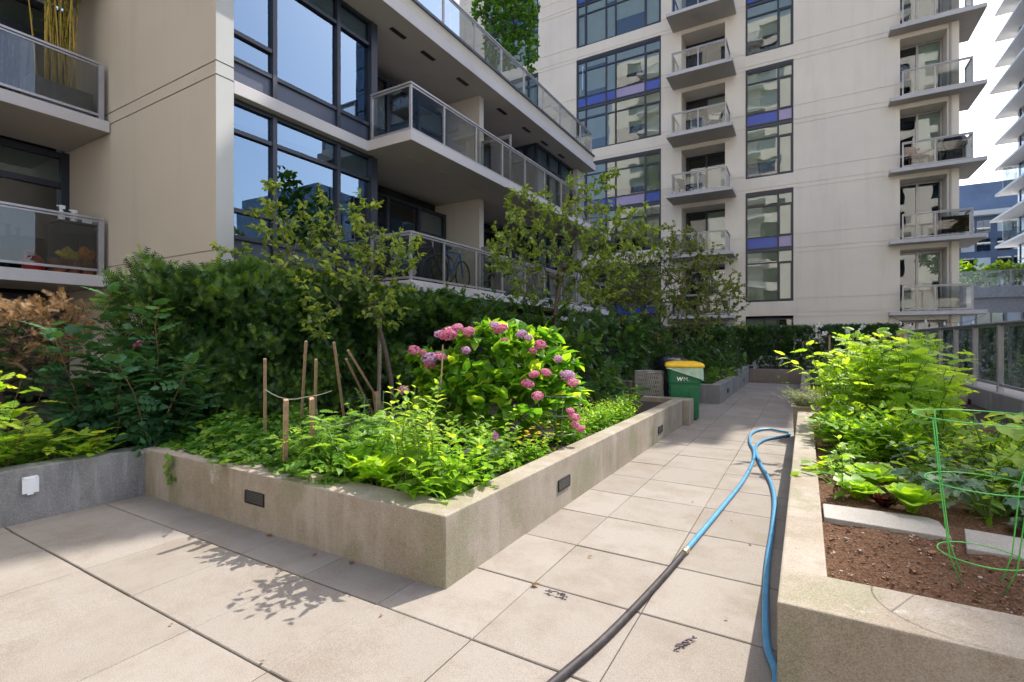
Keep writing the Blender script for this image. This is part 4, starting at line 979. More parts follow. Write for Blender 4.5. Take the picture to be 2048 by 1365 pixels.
for (x, y, r, kd) in ((897, 668, 19, 0), (937, 664, 14, 1), (879, 668, 12, 2), (1001, 658, 15, 0), (989, 651, 12, 2), (1042, 668, 11, 2), (1057, 676, 9, 2), (829, 701, 13, 0), (846, 706, 9, 1), (858, 716, 18, 2), (880, 713, 13, 0),
                      (860, 731, 12, 1), (1080, 690, 13, 0), (1066, 702, 9, 0), (932, 701, 11, 2), (807, 781, 12, 0), (1055, 768, 14, 0), (1075, 792, 13, 1), (1068, 749, 11, 0), (1092, 745, 10, 0), (1116, 718, 10, 2), (1135, 751, 15, 2),
                      (1147, 766, 12, 0), (1149, 835, 12, 0), (1141, 822, 9, 0), (1162, 858, 9, 0), (1008, 684, 12, 0), (1150, 850, 8, 1), (915, 655, 11, 0)):
    o = protos[kd] if not used[kd] else protos[kd].copy()
    if used[kd]: col.objects.link(o); o.parent = t
    used[kd] = 1; p = Vector(cpt(x, y, D - (.5 if y > 740 else .25) + random.uniform(-.1, .1))); o.location = p - t.location; s_ = r / 1000 * 4.7; o.scale = (s_ * random.uniform(.9, 1.15), s_ * random.uniform(.9, 1.15), s_ * random.uniform(.7, .95))
    o.rotation_euler = (random.uniform(-.3, .3), random.uniform(-.3, .3), random.uniform(0, 6))
for o in protos:   # prototypes were modelled at the bush origin
    me = o.data; co = np.zeros(len(me.vertices) * 3, dtype=np.float32); me.vertices.foreach_get('co', co); co = co.reshape(-1, 3) + np.array(t.location, dtype=np.float32); me.vertices.foreach_set('co', co.ravel()); me.update()

# ------------------------------------------------------------ sunny corner bed
TOM = t_pinnate(3, .34, t_lobed(3, .45, .05), .5); TOM2 = t_pinnate(4, .29, t_oval(.37, .07, .25), .55); OV = t_oval(.26, .05, .25); LOB = t_lobed(5, .35, .15)
def herb(name, label, cat, x, y, z, ns, h, sp, tm, ln, nl, mat, stem='green_stem', r=.005, grp=None, rad=.05, droop=.25, rl=(0, 1), curl=.5, start=.1, asp=(1, 1), taper=.5, seed=None, pet=0):
    t = plant(name, label, cat, (x, y, z), grp); F, S = Fol(), MB()
    for i in range(ns):
        a = i * 2.4 + random.random(); q = sp * random.random() ** .6
        stemplant(F, S, (x + random.gauss(0, rad) * asp[0], y + random.gauss(0, rad) * asp[1], z - .02), h * random.uniform(.6, 1.08), (math.cos(a) * q * asp[0], math.sin(a) * q * asp[1]), tm, ln, nl, r, start, droop, curl, rl, taper, pet=pet)
    F.build('foliage', mat, t); S.build('stems', stem, t); return t
herb('tomato_plant', 'bushy tomato plant with drooping leaves between the wooden stakes and the hydrangea', 'tomato plant', -3.15, 2.92, .36, 20, .70, .46, TOM2, .22, 14, 'tomato_leaf', r=.007, rad=.22, droop=.35)
herb('tomato_plant', 'young tomato plant at the foot of the two short stakes', 'tomato plant', -3.65, 2.78, .36, 12, .52, .3, TOM2, .19, 11, 'tomato_leaf', r=.006, rad=.1, droop=.35)
herb('tomato_plant', 'tomato seedling trailing over the wall edge left of the short stakes', 'tomato plant', -4.2, 2.68, .36, 8, .30, .3, TOM2, .17, 8, 'tomato_leaf', r=.005, rad=.08, droop=.5)
t = plant('tall_herb', 'tall pale green flowering herb in the bed corner, leaning out over the wall', 'herb', (-2.32, 2.78, .36)); F, S = Fol(), MB()
for i in range(20): stemplant(F, S, (-2.32 + random.gauss(0, .12), 2.80 + random.gauss(0, .06), .34), random.uniform(.6, 1.0), (random.gauss(.02, .12), random.gauss(-.17, .12)), OV, .105, 20, .005, .12, .2, .3, (.1, 1), .45)
F.build('foliage', 'tall_leaf', t); S.build('stems', 'green_stem', t)
herb('leafy_herb', 'spreading yellow-green herb at the very corner of the planter wall', 'herb', -2.3, 2.95, .36, 32, .5, .42, OV, .13, 13, 'bright_leaf', rad=.13, droop=.2)
herb('lobed_herb', 'low mallow-like plant with broad lobed leaves beside the wall corner', 'herb', -2.75, 2.86, .36, 24, .3, .36, LOB, .15, 5, 'bright_leaf', rad=.1, start=.5, droop=.1, taper=.1)
herb('phlox_plant', 'mid height leafy plant with a single purple bloom in front of the hydrangea', 'flower plant', -2.35, 3.6, .36, 18, .6, .34, OV, .11, 17, 'tomato_leaf', rad=.1)
o = bpy.data.objects.get('phlox_plant'); F = Fol(); q = cpt(990, 873, 4.25); F.add(t_oval(.4, .05, 0), np.repeat(q[None], 26, 0) + rvec(26) * .02, rvec(26), rvec(26), .035, rng.random(26) * .4); F.build('bloom', 'mauve_petal', o)
herb('marigold_plant', 'low plant with small yellow flowers at the inner edge of the sunny wall', 'flower plant', -2.25, 4.15, .36, 26, .3, .28, OV, .08, 11, 'bright_leaf', rad=.14, asp=(.6, 1.8))
o = bpy.data.objects.get('marigold_plant'); F = Fol(); n = 34; x = np.stack([-2.25 + rng.normal(size=n) * .1, 4.15 + rng.normal(size=n) * .28, .52 + rng.random(n) * .14], 1)
for q in range(6): F.add(t_oval(.3, .05, .1), x, np.stack([np.full(n, math.cos(q * 1.047)), np.full(n, math.sin(q * 1.047)), np.full(n, .3)], 1), (0, 0, 1), .024, rng.random(n))
F.build('flowers', 'yellow_petal', o)
for i, (x, y, lab) in enumerate(((-2.32, 5.25, 'low bright bushy herb along the wall below the hydrangea'), (-2.30, 6.1, 'low bright bushy herb halfway along the wall between the two step lights'), (-2.32, 6.95, 'low bright bushy herb nearest the wire bin, beside the far step light'))):
    herb('bushy_herb', lab, 'herb', x, y, .36, 62, .40, .36, t_lance(.14, .2), .085, 17, 'bright_leaf', r=.003, grp='bright herbs along the planter wall', rad=.12, asp=(.6, 1.25))
herb('thin_herb', 'slender upright weed with narrow leaves near the wall end', 'herb', -2.35, 7.7, .36, 4, .55, .12, t_lance(.1, .3), .12, 14, 'bright_leaf', rad=.08, asp=(.6, 1.5))
def bigleaf(name, label, cat, spots, mat, ln, h, grp=None, tm=None, droop=.1):
    x0, y0, z0 = spots[0]; t = plant(name, label, cat, (x0, y0, z0), grp); F, S = Fol(), MB(); tm = tm or t_lobed(5, .22, .2, ruff=.02)
    for (x, y, z) in spots:
        for i in range(7):
            a = random.uniform(0, 6.28); hh = h * random.uniform(.5, 1.1); q = random.uniform(.08, .32); tip = np.array([x + math.cos(a) * q, y + math.sin(a) * q, z + hh])
            S.tube([(x, y, z - .02), (x + math.cos(a) * q * .4, y + math.sin(a) * q * .4, z + hh * .6), tuple(tip)], [.009, .007, .005], 5)
            F.add(tm, tip, (math.cos(a), math.sin(a), -.25 + random.gauss(0, .2)), (math.cos(a) * -.2, math.sin(a) * -.2, 1), ln * random.uniform(.6, 1.15), random.random())
    F.build('foliage', mat, t); S.build('stalks', 'green_stem', t); return t
bigleaf('squash_plant', 'squash plant with huge sprawling dark leaves in front of the wire bin', 'squash plant', [(-3.0, 8.0, .36), (-3.3, 8.6, .36), (-2.75, 8.35, .36)], 'squash_leaf', .40, .36)
shrub('leafy_shrub', 'mid green leafy bush between the hydrangea and the squash leaves', (-3.7, 7.3, .36), [cblob(1165, 720, 40, 8.4), cblob(1190, 770, 45, 8.2), cblob(1150, 690, 35, 8.6), cblob(1220, 750, 30, 8.8)], 110, .003, .16, .05, 'shrub_leaf', PINS)
for x, y, ns, h, lab in ((-4.6, 4.6, 12, .55, 'leafy green plants under the leaning stakes in front of the yew hedge'), (-4.0, 5.3, 12, .6, 'leafy green plants between the apple tree trunk and the hydrangea'), (-4.4, 3.7, 10, .3, 'low leafy plants behind the roped stakes')):
    herb('undergrowth_plant', lab, 'plant', x, y, .36, ns, h, .4, OV, .10, 14, 'cover_leaf', rad=.25)
# wooden stakes, string, canes
def stick(name, label, cat, a, b_, w, mat, grp, sq=True):
    a, b_ = Vector(a), Vector(b_); d = (b_ - a); M = MB()
    if sq:
        u_ = d.cross(Vector((0.3, 1, 0))).normalized(); v_ = d.cross(u_).normalized(); M.obox((a + b_) / 2, d / 2, u_ * w, v_ * w)
        o = M.build(name, mat, at=a, bevel=.002)
    else: M.tube([a, b_], w, 6); o = M.build(name, mat, at=a)
    return tag(o, label, cat, grp)
ST = [((-4.72, 3.10, .30), cpt(530, 718, 4.62), 'upright wooden stake at the left end of the string'), ((-4.93, 3.66, .30), cpt(612, 683, 4.95), 'tall leaning wooden stake second from the left'),
      ((-4.60, 3.60, .30), cpt(632, 719, 4.78), 'slim upright wooden stake behind the short right stake'), ((-4.60, 4.05, .30), cpt(668, 685, 5.0), 'tallest wooden stake, at the right end of the string'),
      ((-3.79, 2.67, .30), cpt(572, 800, 4.0), 'short thick wooden stake beside the wall, left of the pair'), ((-3.74, 2.92, .30), cpt(623, 797, 4.05), 'short thick wooden stake right of the pair, among tomato leaves'),
      ((-4.75, 4.75, .30), cpt(692, 718, 5.5), 'thin wooden stake behind the one that leans left'), ((-4.45, 4.75, .30), cpt(696, 701, 5.4), 'wooden stake leaning to the left, rightmost of the stakes')]
for i, (a, b_, lab) in enumerate(ST): stick('garden_stake', lab, 'stake', a, b_, .017 if i in (4, 5) else .0125, 'stake_wood', 'wooden stakes in the corner bed')
M = MB(); a, b_, c_ = cpt(530, 779, 4.62), cpt(607, 795, 4.9), cpt(664, 782, 4.95); pts = [a + (b_ - a) * u - np.array([0, 0, .05 * 4 * u * (1 - u)]) for u in np.linspace(0, 1, 7)] + [b_ + (c_ - b_) * u - np.array([0, 0, .01 * 4 * u * (1 - u)]) for u in np.linspace(.15, 1, 6)]
M.tube(pts, .004, 5); tag(M.build('string', 'string', at=tuple(a)), 'white string tied slack between the tall wooden stakes', 'string')
M = MB(); a, c_ = cpt(626, 846, 4.7), cpt(700, 846, 5.2); M.tube([a + (c_ - a) * u - np.array([0, 0, .03 * 4 * u * (1 - u)]) for u in np.linspace(0, 1, 8)], .004, 5); tag(M.build('string', 'string', at=tuple(a)), 'lower piece of string sagging behind the short stake', 'string')
stick('broken_post', 'split broken wooden post among the tomato leaves', 'post', cpt(758, 835, 5.0), cpt(752, 784, 5.0), .028, 'red_stem', None)
plain('green_cane', (.09, .20, .13), .5)
for (x, y0, y1, d_) in ((727, 800, 870, 4.8), (751, 797, 860, 4.9), (765, 792, 850, 5.0)):
    stick('garden_cane', 'thin green cane stuck upright behind the tomato plant', 'cane', cpt(x, y1, d_), cpt(x + 2, y0 - 10, d_), .005, 'green_cane', 'green canes by the tomato plant', False)
stick('bamboo_cane', 'pale bamboo cane leaning against the left side of the hydrangea', 'cane', cpt(880, 800, 5.1), cpt(886, 690, 5.1), .008, 'stake_wood', None, False)
stick('bamboo_cane', 'thin cane standing by the squash leaves near the wire bin', 'cane', cpt(1262, 830, 8.6), cpt(1262, 760, 8.6), .008, 'red_stem', None, False)
plain('cage_green', (.10, .52, .10), .4); plain('cage_grey', (.22, .27, .22), .4, .3)
def cage(label, c, rings, feet, rw, mat, grp=None):
    t = thing('plant_cage', label, 'plant cage', (c[0], c[1], rings[0][0] - .12), grp)
    for (z, r, dx, dy) in rings:
        M = MB(); M.tube([(c[0] + dx + r * math.cos(a), c[1] + dy + r * math.sin(a), z) for a in np.linspace(0, 2 * math.pi, 40, endpoint=False)], rw, 6, closed=True); M.build('wire_ring', mat, t, smooth=True)
    for i in range(4):
        a = i * math.pi / 2 + .6; M = MB(); pts = [(c[0] + feet * math.cos(a), c[1] + feet * math.sin(a), rings[0][0] - .16)] + [(c[0] + dx + r * math.cos(a), c[1] + dy + r * math.sin(a), z) for z, r, dx, dy in rings]
        M.tube(pts, rw, 6); M.build('wire_leg', mat, t, smooth=True)
cage('pale grey wire cage round the plants at the right side of the hydrangea', cpt(1118, 850, 5.3)[:2], [(.52, .17, 0, 0), (.72, .2, 0, 0), (.92, .24, 0, 0)], .12, .003, 'cage_grey')
cage('bright green wire tomato cage standing in the bare soil of the right bed', (.70, 3.08), [(.505, .155, 0, .01), (.835, .20, .0, .02), (1.14, .275, .03, .03)], .085, .0028, 'cage_green')

# ------------------------------------------------------------ right bed
t = plant('tomato_bush', 'big sunlit tomato bush filling the far half of the right bed', 'tomato plant', (.85, 7.2, .37)); F, S = Fol(), MB()
for i in range(80):
    x, y = .85 + random.gauss(0, .27), 7.35 + random.gauss(0, .42); a = random.uniform(0, 6.28); h = random.uniform(.75, 1.42)
    stemplant(F, S, (x, y, .35), h, (math.cos(a) * random.uniform(.1, .45), math.sin(a) * random.uniform(.1, .5)), TOM2, .20, 22, .008, .06, .3, .4, (0, 1), .3, .15)
for (a, b_) in (((.35, 7.6, .8), cpt(1570, 712, 6.7)), ((.3, 7.5, .9), cpt(1640, 740, 6.5))):
    S.tube([a, tuple((np.array(a) + b_) / 2 + (0, 0, -.03)), tuple(b_)], [.008, .006, .003], 5); n = 9; u = np.linspace(.35, 1, n)[:, None]; p = np.array(a) * (1 - u) + b_ * u
    F.add(TOM2, p, np.array([-.5, -.2, .15]) + rvec(n) * .7, np.array([0, 0, 1]) + rvec(n) * .3, .15, rng.random(n) * .4 + .6)
F.build('foliage', 'bush_leaf', t); S.build('stems', 'green_stem', t)
FR = t_frond()
herb('celery_plant', 'bright green celery-like herb just inside the right wall', 'herb', .34, 6.1, .37, 30, .46, .24, FR, .15, 9, 'bright_leaf', rad=.10, start=.3)
herb('celery_plant', 'taller feathery celery-like herb in front of the tomato bush', 'herb', .66, 5.7, .37, 34, .58, .28, FR, .15, 10, 'bright_leaf', rad=.11, start=.3)
herb('parsley_plant', 'small parsley clump between the celery and the strawberry leaves', 'herb', .40, 5.45, .37, 14, .24, .18, FR, .12, 5, 'bright_leaf', rad=.08, start=.4)
bigleaf('strawberry_plant', 'strawberry clump with yellowing serrated leaves spilling to the wall, left of the lettuces', 'strawberry plant', [(.20, 5.0, .37), (.28, 4.75, .37), (.35, 5.05, .37), (.2, 4.6, .37), (.42, 4.72, .37)], 'bright_leaf', .13, .14)
def lettuce(label, x, y, r, h, mat, nl, romaine=True, grp='lettuces by the stepping slab'):
    t = plant('lettuce', label, 'lettuce', (x, y, .37), grp); M = Fol()
    for i in range(nl):
        u_ = i / nl; a = i * 2.4 + random.gauss(0, .2); el = .5 + .9 * u_ + random.gauss(0, .08); L_ = r * (1.3 - .3 * u_); W_ = .34 if romaine else .5; V, Q = [], []; n = 7
        for j in range(n):
            s_ = j / (n - 1); wd = W_ * (.25 + .75 * math.sin(min(1, s_ * 1.15) * 2.2)) * (1 if s_ < .85 else .85); zz = .22 * math.sin(s_ * 2) - .25 * s_ * s_
            for q in (-1, -.5, 0, .5, 1): V.append((s_, q * wd, zz + abs(q) * .10 + (.05 if romaine else .10) * math.sin(j * 3.1 + q * 5 + i) * abs(q)))
        for j in range(n - 1):
            for q in range(4): k_ = j * 5 + q; Q.append((k_, k_ + 1, k_ + 6, k_ + 5))
        M.add(T(V, Q), np.array([[x, y, .37]]), (math.cos(a) * math.cos(el), math.sin(a) * math.cos(el), math.sin(el)), (-math.cos(a) * math.sin(el), -math.sin(a) * math.sin(el), math.cos(el)), L_, random.random() * .6 + .4 * u_)
    M.build('leaves', mat, t)
lettuce('upright bright green romaine lettuce, nearest the strawberry leaves', .42, 4.62, .18, .2, 'lettuce_leaf', 15)
lettuce('largest green romaine lettuce, spread out at the edge of the stepping slab', .60, 4.13, .175, .2, 'lettuce_leaf', 17)
lettuce('frilly green lettuce low beside the slab corner, left of the red lettuce', .32, 4.26, .13, .12, 'lettuce_leaf', 20, False)
lettuce('dark red lettuce between the frilly and the romaine lettuces', .455, 4.15, .09, .1, 'red_lettuce', 14, False)
lettuce('dark red lettuce next to the strawberry leaves', .33, 4.75, .10, .1, 'red_lettuce', 14, False)
lettuce('dark red lettuce behind the upright romaine', .50, 5.0, .12, .1, 'red_lettuce', 14, False)
lettuce('pale pinkish lettuce seedling under the wire cage', 1.12, 3.98, .10, .1, 'kale_leaf', 12, False)
KL = t_lobed(7, .3, .15, ruff=.05)
for x, y, lab in ((.82, 4.6, 'blue-green kale plant behind the largest romaine lettuce'), (1.0, 4.25, 'blue-green kale plant inside the outline of the wire cage'), (1.22, 4.15, 'ragged grey-green kale leaves at the edge of the slabs'), (.95, 5.2, 'kale plant beside the half hidden slab')):
    bigleaf('kale_plant', lab, 'kale', [(x, y, .37), (x + .06, y + .05, .37)], 'kale_leaf', .17, .24, 'kale plants in the right bed', KL)
bigleaf('zucchini_plant', 'tangled mass of big sunlit squash leaves beside the fence', 'squash plant', [(1.25, 5.3, .37), (1.05, 5.7, .37), (2.3, 5.3, .37), (1.75, 4.9, .37), (2.2, 4.5, .37), (1.4, 5.6, .37), (1.8, 6.2, .37), (1.5, 5.0, .37), (1.75, 5.4, .37), (1.6, 5.9, .37), (2.0, 5.1, .37), (1.3, 5.9, .37), (2.1, 5.8, .37), (1.5, 4.6, .37), (1.95, 4.6, .37)], 'bush_leaf', .17, .50)
herb('bean_plant', 'leafy bean plants in the tangle near the fence kerb', 'bean plant', 1.55, 4.9, .37, 90, .56, .55, OV, .10, 18, 'bush_leaf', rad=.38, droop=.2)
herb('bean_plant', 'leafy vine with pale shoots rising toward the fence posts', 'bean plant', 1.9, 6.4, .37, 34, .45, .45, OV, .10, 14, 'bush_leaf', rad=.3, droop=.15)
herb('weed_clump', 'low yellow-green weeds on the soil between the lettuces and kale', 'weeds', .72, 5.1, .37, 30, .15, .4, OV, .06, 8, 'bright_leaf', rad=.2)
herb('dry_weed', 'dark low weeds along the slab edge under the cage', 'weeds', 1.25, 4.35, .37, 26, .2, .35, OV, .08, 8, 'tomato_leaf', rad=.2, asp=(1.6, .8))
# beds beyond
for x, y, h, lab in ((.6, 14.2, 1.2, 'tall flowering stems with white blooms in the second bed on the right'), (1.3, 15.2, 1.25, 'leafy tall plants tied to stakes in the second bed'), (1.9, 14.3, 1.15, 'leafy plants against the fence in the second bed'), (.7, 17.5, 1.1, 'shaded tall plants at the far end of the second bed')):
    herb('tall_plant', lab, 'plant', x, y, .36, 16, h, .4, OV, .15, 16, 'shrub_leaf', rad=.3)
herb('low_plant', 'shaded plants in the narrow bed behind the grey-leaved pot', 'plant', .9, 10.4, .30, 30, .6, .8, OV, .14, 12, 'cover_leaf', rad=.4)
o = bpy.data.objects.get('tall_plant'); F = Fol(); q = np.array([cpt(x, y, 13.2) for x, y in ((1695, 662), (1724, 655), (1640, 652), (1722, 690), (1690, 690), (1650, 668), (1632, 660))])
for p in q: F.add(t_oval(.4, .05, 0), np.repeat(p[None], 16, 0) + rvec(16) * .04, rvec(16), rvec(16), .075, rng.random(16))
F.build('white_blooms', 'white_petal', o)
for x, y, h, lab in ((.45, 13.6, 1.25, 'thin stake left of the others in the second right bed'), (.95, 14.4, 1.3, 'thin stake second from left in the second right bed'), (1.45, 15.2, 1.3, 'thin stake third from left in the second right bed'), (1.75, 13.4, 1.4, 'thickest rightmost stake in the second right bed')):
    stick('garden_stake', lab, 'stake', (x, y, .3), (x + .03, y, .36 + h), .016 if h < 1.4 else .03, 'stake_wood', 'stakes in the second right bed')
# pot of lavender at the end of the bed
concrete('pot_mat', (.40, .34, .28), (.30, .25, .20), (.5, .46, .4), .3, .2)
t = thing('planter_pot', 'tall square concrete pot at the far end of the right bed wall', 'plant pot', (-.02, 8.85, 0)); M = MB()
i = len(M.v); M.prism([(-.17, 8.68), (.13, 8.68), (.13, 9.0), (-.17, 9.0)], 0, .47); M.v = [((x + .02) * (1 if z > .1 else .86) - .02, (y - 8.84) * (1 if z > .1 else .86) + 8.84, z) for x, y, z in M.v]
M.build('pot_body', 'pot_mat', t, bevel=.01); M = MB(); M.prism([(-.19, 8.66), (.15, 8.66), (.15, 9.02), (-.19, 9.02)], .471, .50); M.build('pot_rim', 'pot_mat', t, bevel=.006)
herb('lavender_plant', 'grey-green lavender bush in the square pot, spilling over its rim', 'lavender', .02, 8.84, .5, 90, .30, .36, t_lance(.10, .1), .055, 22, 'lavender_leaf', r=.003, rad=.10, droop=-.1)

for i, (x, y) in enumerate(((6.6, 15.5), (6.9, 18.5), (7.0, 22), (6.4, 12.5))):
    shrub('leafy_shrub', ['bushy shrub beyond the glass fence, second from the near end', 'bushy shrub beyond the glass fence, third from the near end', 'bushy shrub beyond the glass fence, farthest of the four', 'bushy shrub beyond the glass fence, nearest of the four'][i], (x, y, -.04), [(x, y, .7, .8, 1.1, .6), (x, y + .6, 1.0, .6, .7, .5)], 110, .004, .2, .06, 'tomato_leaf', AP, 'shrubs beyond the fence')

for i, x in enumerate((10.2, 12.0, 13.6, 15.0, 16.3)):
    shrub('terrace_shrub', 'yellow-green shrub behind the glass front of the distant podium terrace', (x, 60.9, 6.2), [(x, 60.9, 7.7, 1.1, .6, .9), (x + .5, 60.8, 7.2, .9, .5, .8)], 60, .01, .5, .2, 'lime_leaf', AP, 'shrubs on the podium terrace', maxc=9, step=.3)

# ------------------------------------------------------------ bins
plain('bin_green', (.014, .16, .065), .42, 0, .06, 6, .5)
plain('lid_yellow', (.86, .52, .01), .45, 0, .05, 6, .5)
plain('bag_liner', (.42, .58, .44), .35, 0, .12, 9, .5)
plain('black_plastic', (.012, .014, .020), .22, 0, .2, 5, .5, .5, 9)
plain('mesh_steel', (.50, .47, .45), .5, .5, .12, 9)
t = thing('wheeled_bin', 'green wheeled bin with orange-yellow lid and pale bag hanging under the lid', 'bin', (-2.02, 9.98, 0)); bx_, by_ = -2.02, 9.98
def ring(w, d, z, dx=0, dy=0, c=.05, k=3):
    out = []
    for (sx, sy, a0) in ((1, 1, 0), (-1, 1, 90), (-1, -1, 180), (1, -1, 270)):
        for i in range(k): a = R(a0 + 90 * i / (k - 1)); out.append((bx_ + dx + sx * (w / 2 - c) + c * math.cos(a), by_ + dy + sy * (d / 2 - c) + c * math.sin(a), z))
    return out
def loft(M, rings, mi=0, cap=True):
    n = len(rings[0]); i = len(M.v)
    for r_ in rings: M.v += r_
    for j in range(len(rings) - 1):
        for q in range(n): M.f.append((i + j * n + q, i + j * n + (q + 1) % n, i + (j + 1) * n + (q + 1) % n, i + (j + 1) * n + q)); M.m.append(mi); M.a.append(.5)
    if cap:
        M.f.append(tuple(i + q for q in range(n - 1, -1, -1))); M.f.append(tuple(i + (len(rings) - 1) * n + q for q in range(n))); M.m += [mi, mi]; M.a += [.5, .5]
M = MB(); loft(M, [ring(.50, .54, .03), ring(.505, .545, .06), ring(.56, .62, .66), ring(.585, .65, .70), ring(.60, .68, .93), ring(.635, .72, .94), ring(.64, .725, .985)]); M.build('bin_body', 'bin_green', t, smooth=False, bevel=.004)
for sx in (-1, 1):
    M = MB(); M.obox((bx_ + sx * .16, by_ - .292, .36), (.085, 0, 0), (0, .012, .0), (0, -.018, .26)); M.build('side_panel', 'bin_green', t, bevel=.006)
M = MB(); loft(M, [ring(.68, .76, .985), ring(.70, .78, .995), ring(.70, .78, 1.02), ring(.66, .74, 1.055), ring(.40, .45, 1.085), ring(.1, .12, 1.092)]); M.box(bx_ - .08, bx_ + .08, by_ - .42, by_ - .385, .99, 1.02); M.build('lid', 'lid_yellow', t, bevel=.004)
M = MB(); rr = ring(.652, .737, .982); n = len(rr); i = len(M.v); M.v += rr
M.v += [(bx_ + (x - bx_) * 1.03, by_ + (y - by_) * 1.03, .985 - (.03 + .19 * max(0, min(1, (x - bx_ + .3) / .6)) ** 1.3 * (1.0 if y < by_ else .6)) * (1 + .15 * math.sin(q * 2.1))) for q, (x, y, z) in enumerate(rr)]
for q in range(n): M.f.append((i + q, i + (q + 1) % n, i + n + (q + 1) % n, i + n + q)); M.m.append(0); M.a.append(.5)
M.build('bag_liner', 'bag_liner', t)
for sx in (-1, 1):
    M = MB(); M.tube([(bx_ + sx * .24, by_ + .30, .12), (bx_ + sx * .29, by_ + .30, .12)], .12, 20); M.build('wheel', 'black_plastic', t)
M = MB(); M.tube([(bx_ - .25, by_ + .40, .96), (bx_ + .25, by_ + .40, .96)], .018, 8); M.build('handle', 'bin_green', t)
plain('logo_white', (.85, .85, .85), .5, 0, .02)
for ch_, dx, sc_, out in (('W', -.03, .10, .004), ('M', .075, .10, -.001), ('.', .135, .06, .002)):
    cu = bpy.data.curves.new('logo', 'FONT'); cu.body = ch_; cu.size = sc_; cu.extrude = .0015; cu.offset = out; cu.align_x = 'CENTER'; cu.shear = .1 if ch_ == 'W' else 0
    tmp = bpy.data.objects.new('tmp', cu); col.objects.link(tmp); bpy.context.view_layer.update(); me = bpy.data.meshes.new_from_object(tmp.evaluated_get(bpy.context.evaluated_depsgraph_get())); bpy.data.objects.remove(tmp); me.materials.clear(); me.materials.append(MATS['logo_white']); o = bpy.data.objects.new('logo', me); col.objects.link(o); o.parent = t; o.location = (dx - .06, -.352, .735); o.rotation_euler = (R(87), 0, 0)
t.rotation_euler = (0, 0, R(14))
t = thing('mesh_bin', 'round grey expanded-metal litter bin between the squash plant and the green bin', 'bin', (-2.72, 10.1, 0)); M = MB(); n = 44; m_ = 13; r_ = .275
for s_ in (1, -1):
    for q in range(n):
        a0 = 2 * math.pi * q / n; M.tube([(-2.72 + r_ * math.cos(a0 + s_ * .62 * k / m_), 10.1 + r_ * math.sin(a0 + s_ * .62 * k / m_), .06 + .78 * k / m_) for k in range(m_ + 1)], .0062, 4, cap=False)
M.build('mesh_side', 'mesh_steel', t)
for z, rw in ((.05, .011), (.86, .013)): M = MB(); M.tube([(-2.72 + r_ * math.cos(a), 10.1 + r_ * math.sin(a), z) for a in np.linspace(0, 6.283, 36, endpoint=False)], rw, 6, closed=True); M.build('rim', 'mesh_steel', t, smooth=True)
M = MB(); M.lathe(-2.72, 10.1, [(.268, .03), (.268, .05)], 24); M.build('bin_floor', 'mesh_steel', t)
t = thing('black_bin', 'second bin behind the green one, covered by a glossy black bag', 'bin', (-2.55, 11.2, 0)); M = MB(); M.prism([(-2.85, 10.95), (-2.25, 10.95), (-2.25, 11.5), (-2.85, 11.5)], 0, .9); M.build('bin_body', 'black_plastic', t, bevel=.03)
M = MB(); M.lathe(-2.55, 11.22, [(.36, .86), (.38, .94), (.36, 1.03), (.28, 1.11), (.15, 1.16), (.04, 1.18)], 22); 
M.v = [(x + .012 * math.sin(z * 40 + x * 30), y + .012 * math.sin(x * 35 + z * 22), z + .012 * math.sin(x * 28 + y * 31)) for x, y, z in M.v]; M.build('black_bag', 'black_plastic', t, smooth=True)

# ------------------------------------------------------------ hoses
plain('hose_blue', (.075, .27, .47), .42, 0, .10, 12, .4); plain('hose_black', (.045, .038, .042), .6, 0, .3, 14, .3); plain('brass', (.55, .48, .36), .35, .7); 
def gp(px, py, z=.024):
    th = R(30.41); u = (px - 1024) / 1000; v = (680 - py) / 1000; d_ = (z - 1.5) / v
    return Vector((d_ * (-math.sin(th) + u * math.cos(th)), d_ * (math.cos(th) + u * math.sin(th)), z))
def smooth(pts, n=8):
    out = []
    for i in range(len(pts) - 1):
        p0, p1, p2, p3 = pts[max(0, i - 1)], pts[i], pts[i + 1], pts[min(len(pts) - 1, i + 2)]
        for k in range(n): u = k / n; out.append(.5 * ((2 * p1) + (p2 - p0) * u + (2 * p0 - 5 * p1 + 4 * p2 - p3) * u * u + (3 * p1 - p0 - 3 * p2 + p3) * u ** 3))
    return out + [pts[-1]]
bl_ = [gp(*p) for p in ((1372, 1101), (1410, 1056), (1450, 1008), (1486, 962), (1505, 925), (1508, 903), (1500, 885), (1501, 870), (1516, 861), (1540, 859), (1562, 863), (1577, 866))]
b2 = [gp(*p) for p in ((1577, 871), (1555, 875), (1530, 880), (1514, 890), (1512, 905), (1522, 930), (1541, 965), (1549, 1000), (1546, 1050), (1536, 1120), (1531, 1200), (1534, 1290), (1552, 1370))] + [Vector((-.22, 1.95, .024)), Vector((-.05, 1.5, .024)), Vector((.3, .9, .024))]
t = thing('garden_hose', 'long blue garden hose looped back on itself along the right of the path', 'hose', (-.6, 4, 0))
M = MB(); M.tube(smooth(bl_ + b2, 7), .0185, 10); M.build('hose_tube', 'hose_blue', t, smooth=True)
M = MB(); a, b_ = gp(1372, 1101), gp(1362, 1112); d_ = (b_ - a).normalized(); M.tube([a - d_ * .02, a + d_ * .012], .024, 12); M.tube([a + d_ * .0121, a + d_ * .05], .0215, 8); M.build('coupling', 'brass', t)
t = thing('garden_hose', 'black hose joined to the blue one, running to the lower edge of the picture', 'hose', (-.9, 2.5, 0))
M = MB(); M.tube(smooth([gp(1366, 1108), gp(1330, 1150), gp(1270, 1215), gp(1200, 1285), gp(1110, 1362), gp(1010, 1450)], 7) + [gp(900, 1560)], .0195, 10); M.build('hose_tube', 'hose_black', t, smooth=True)

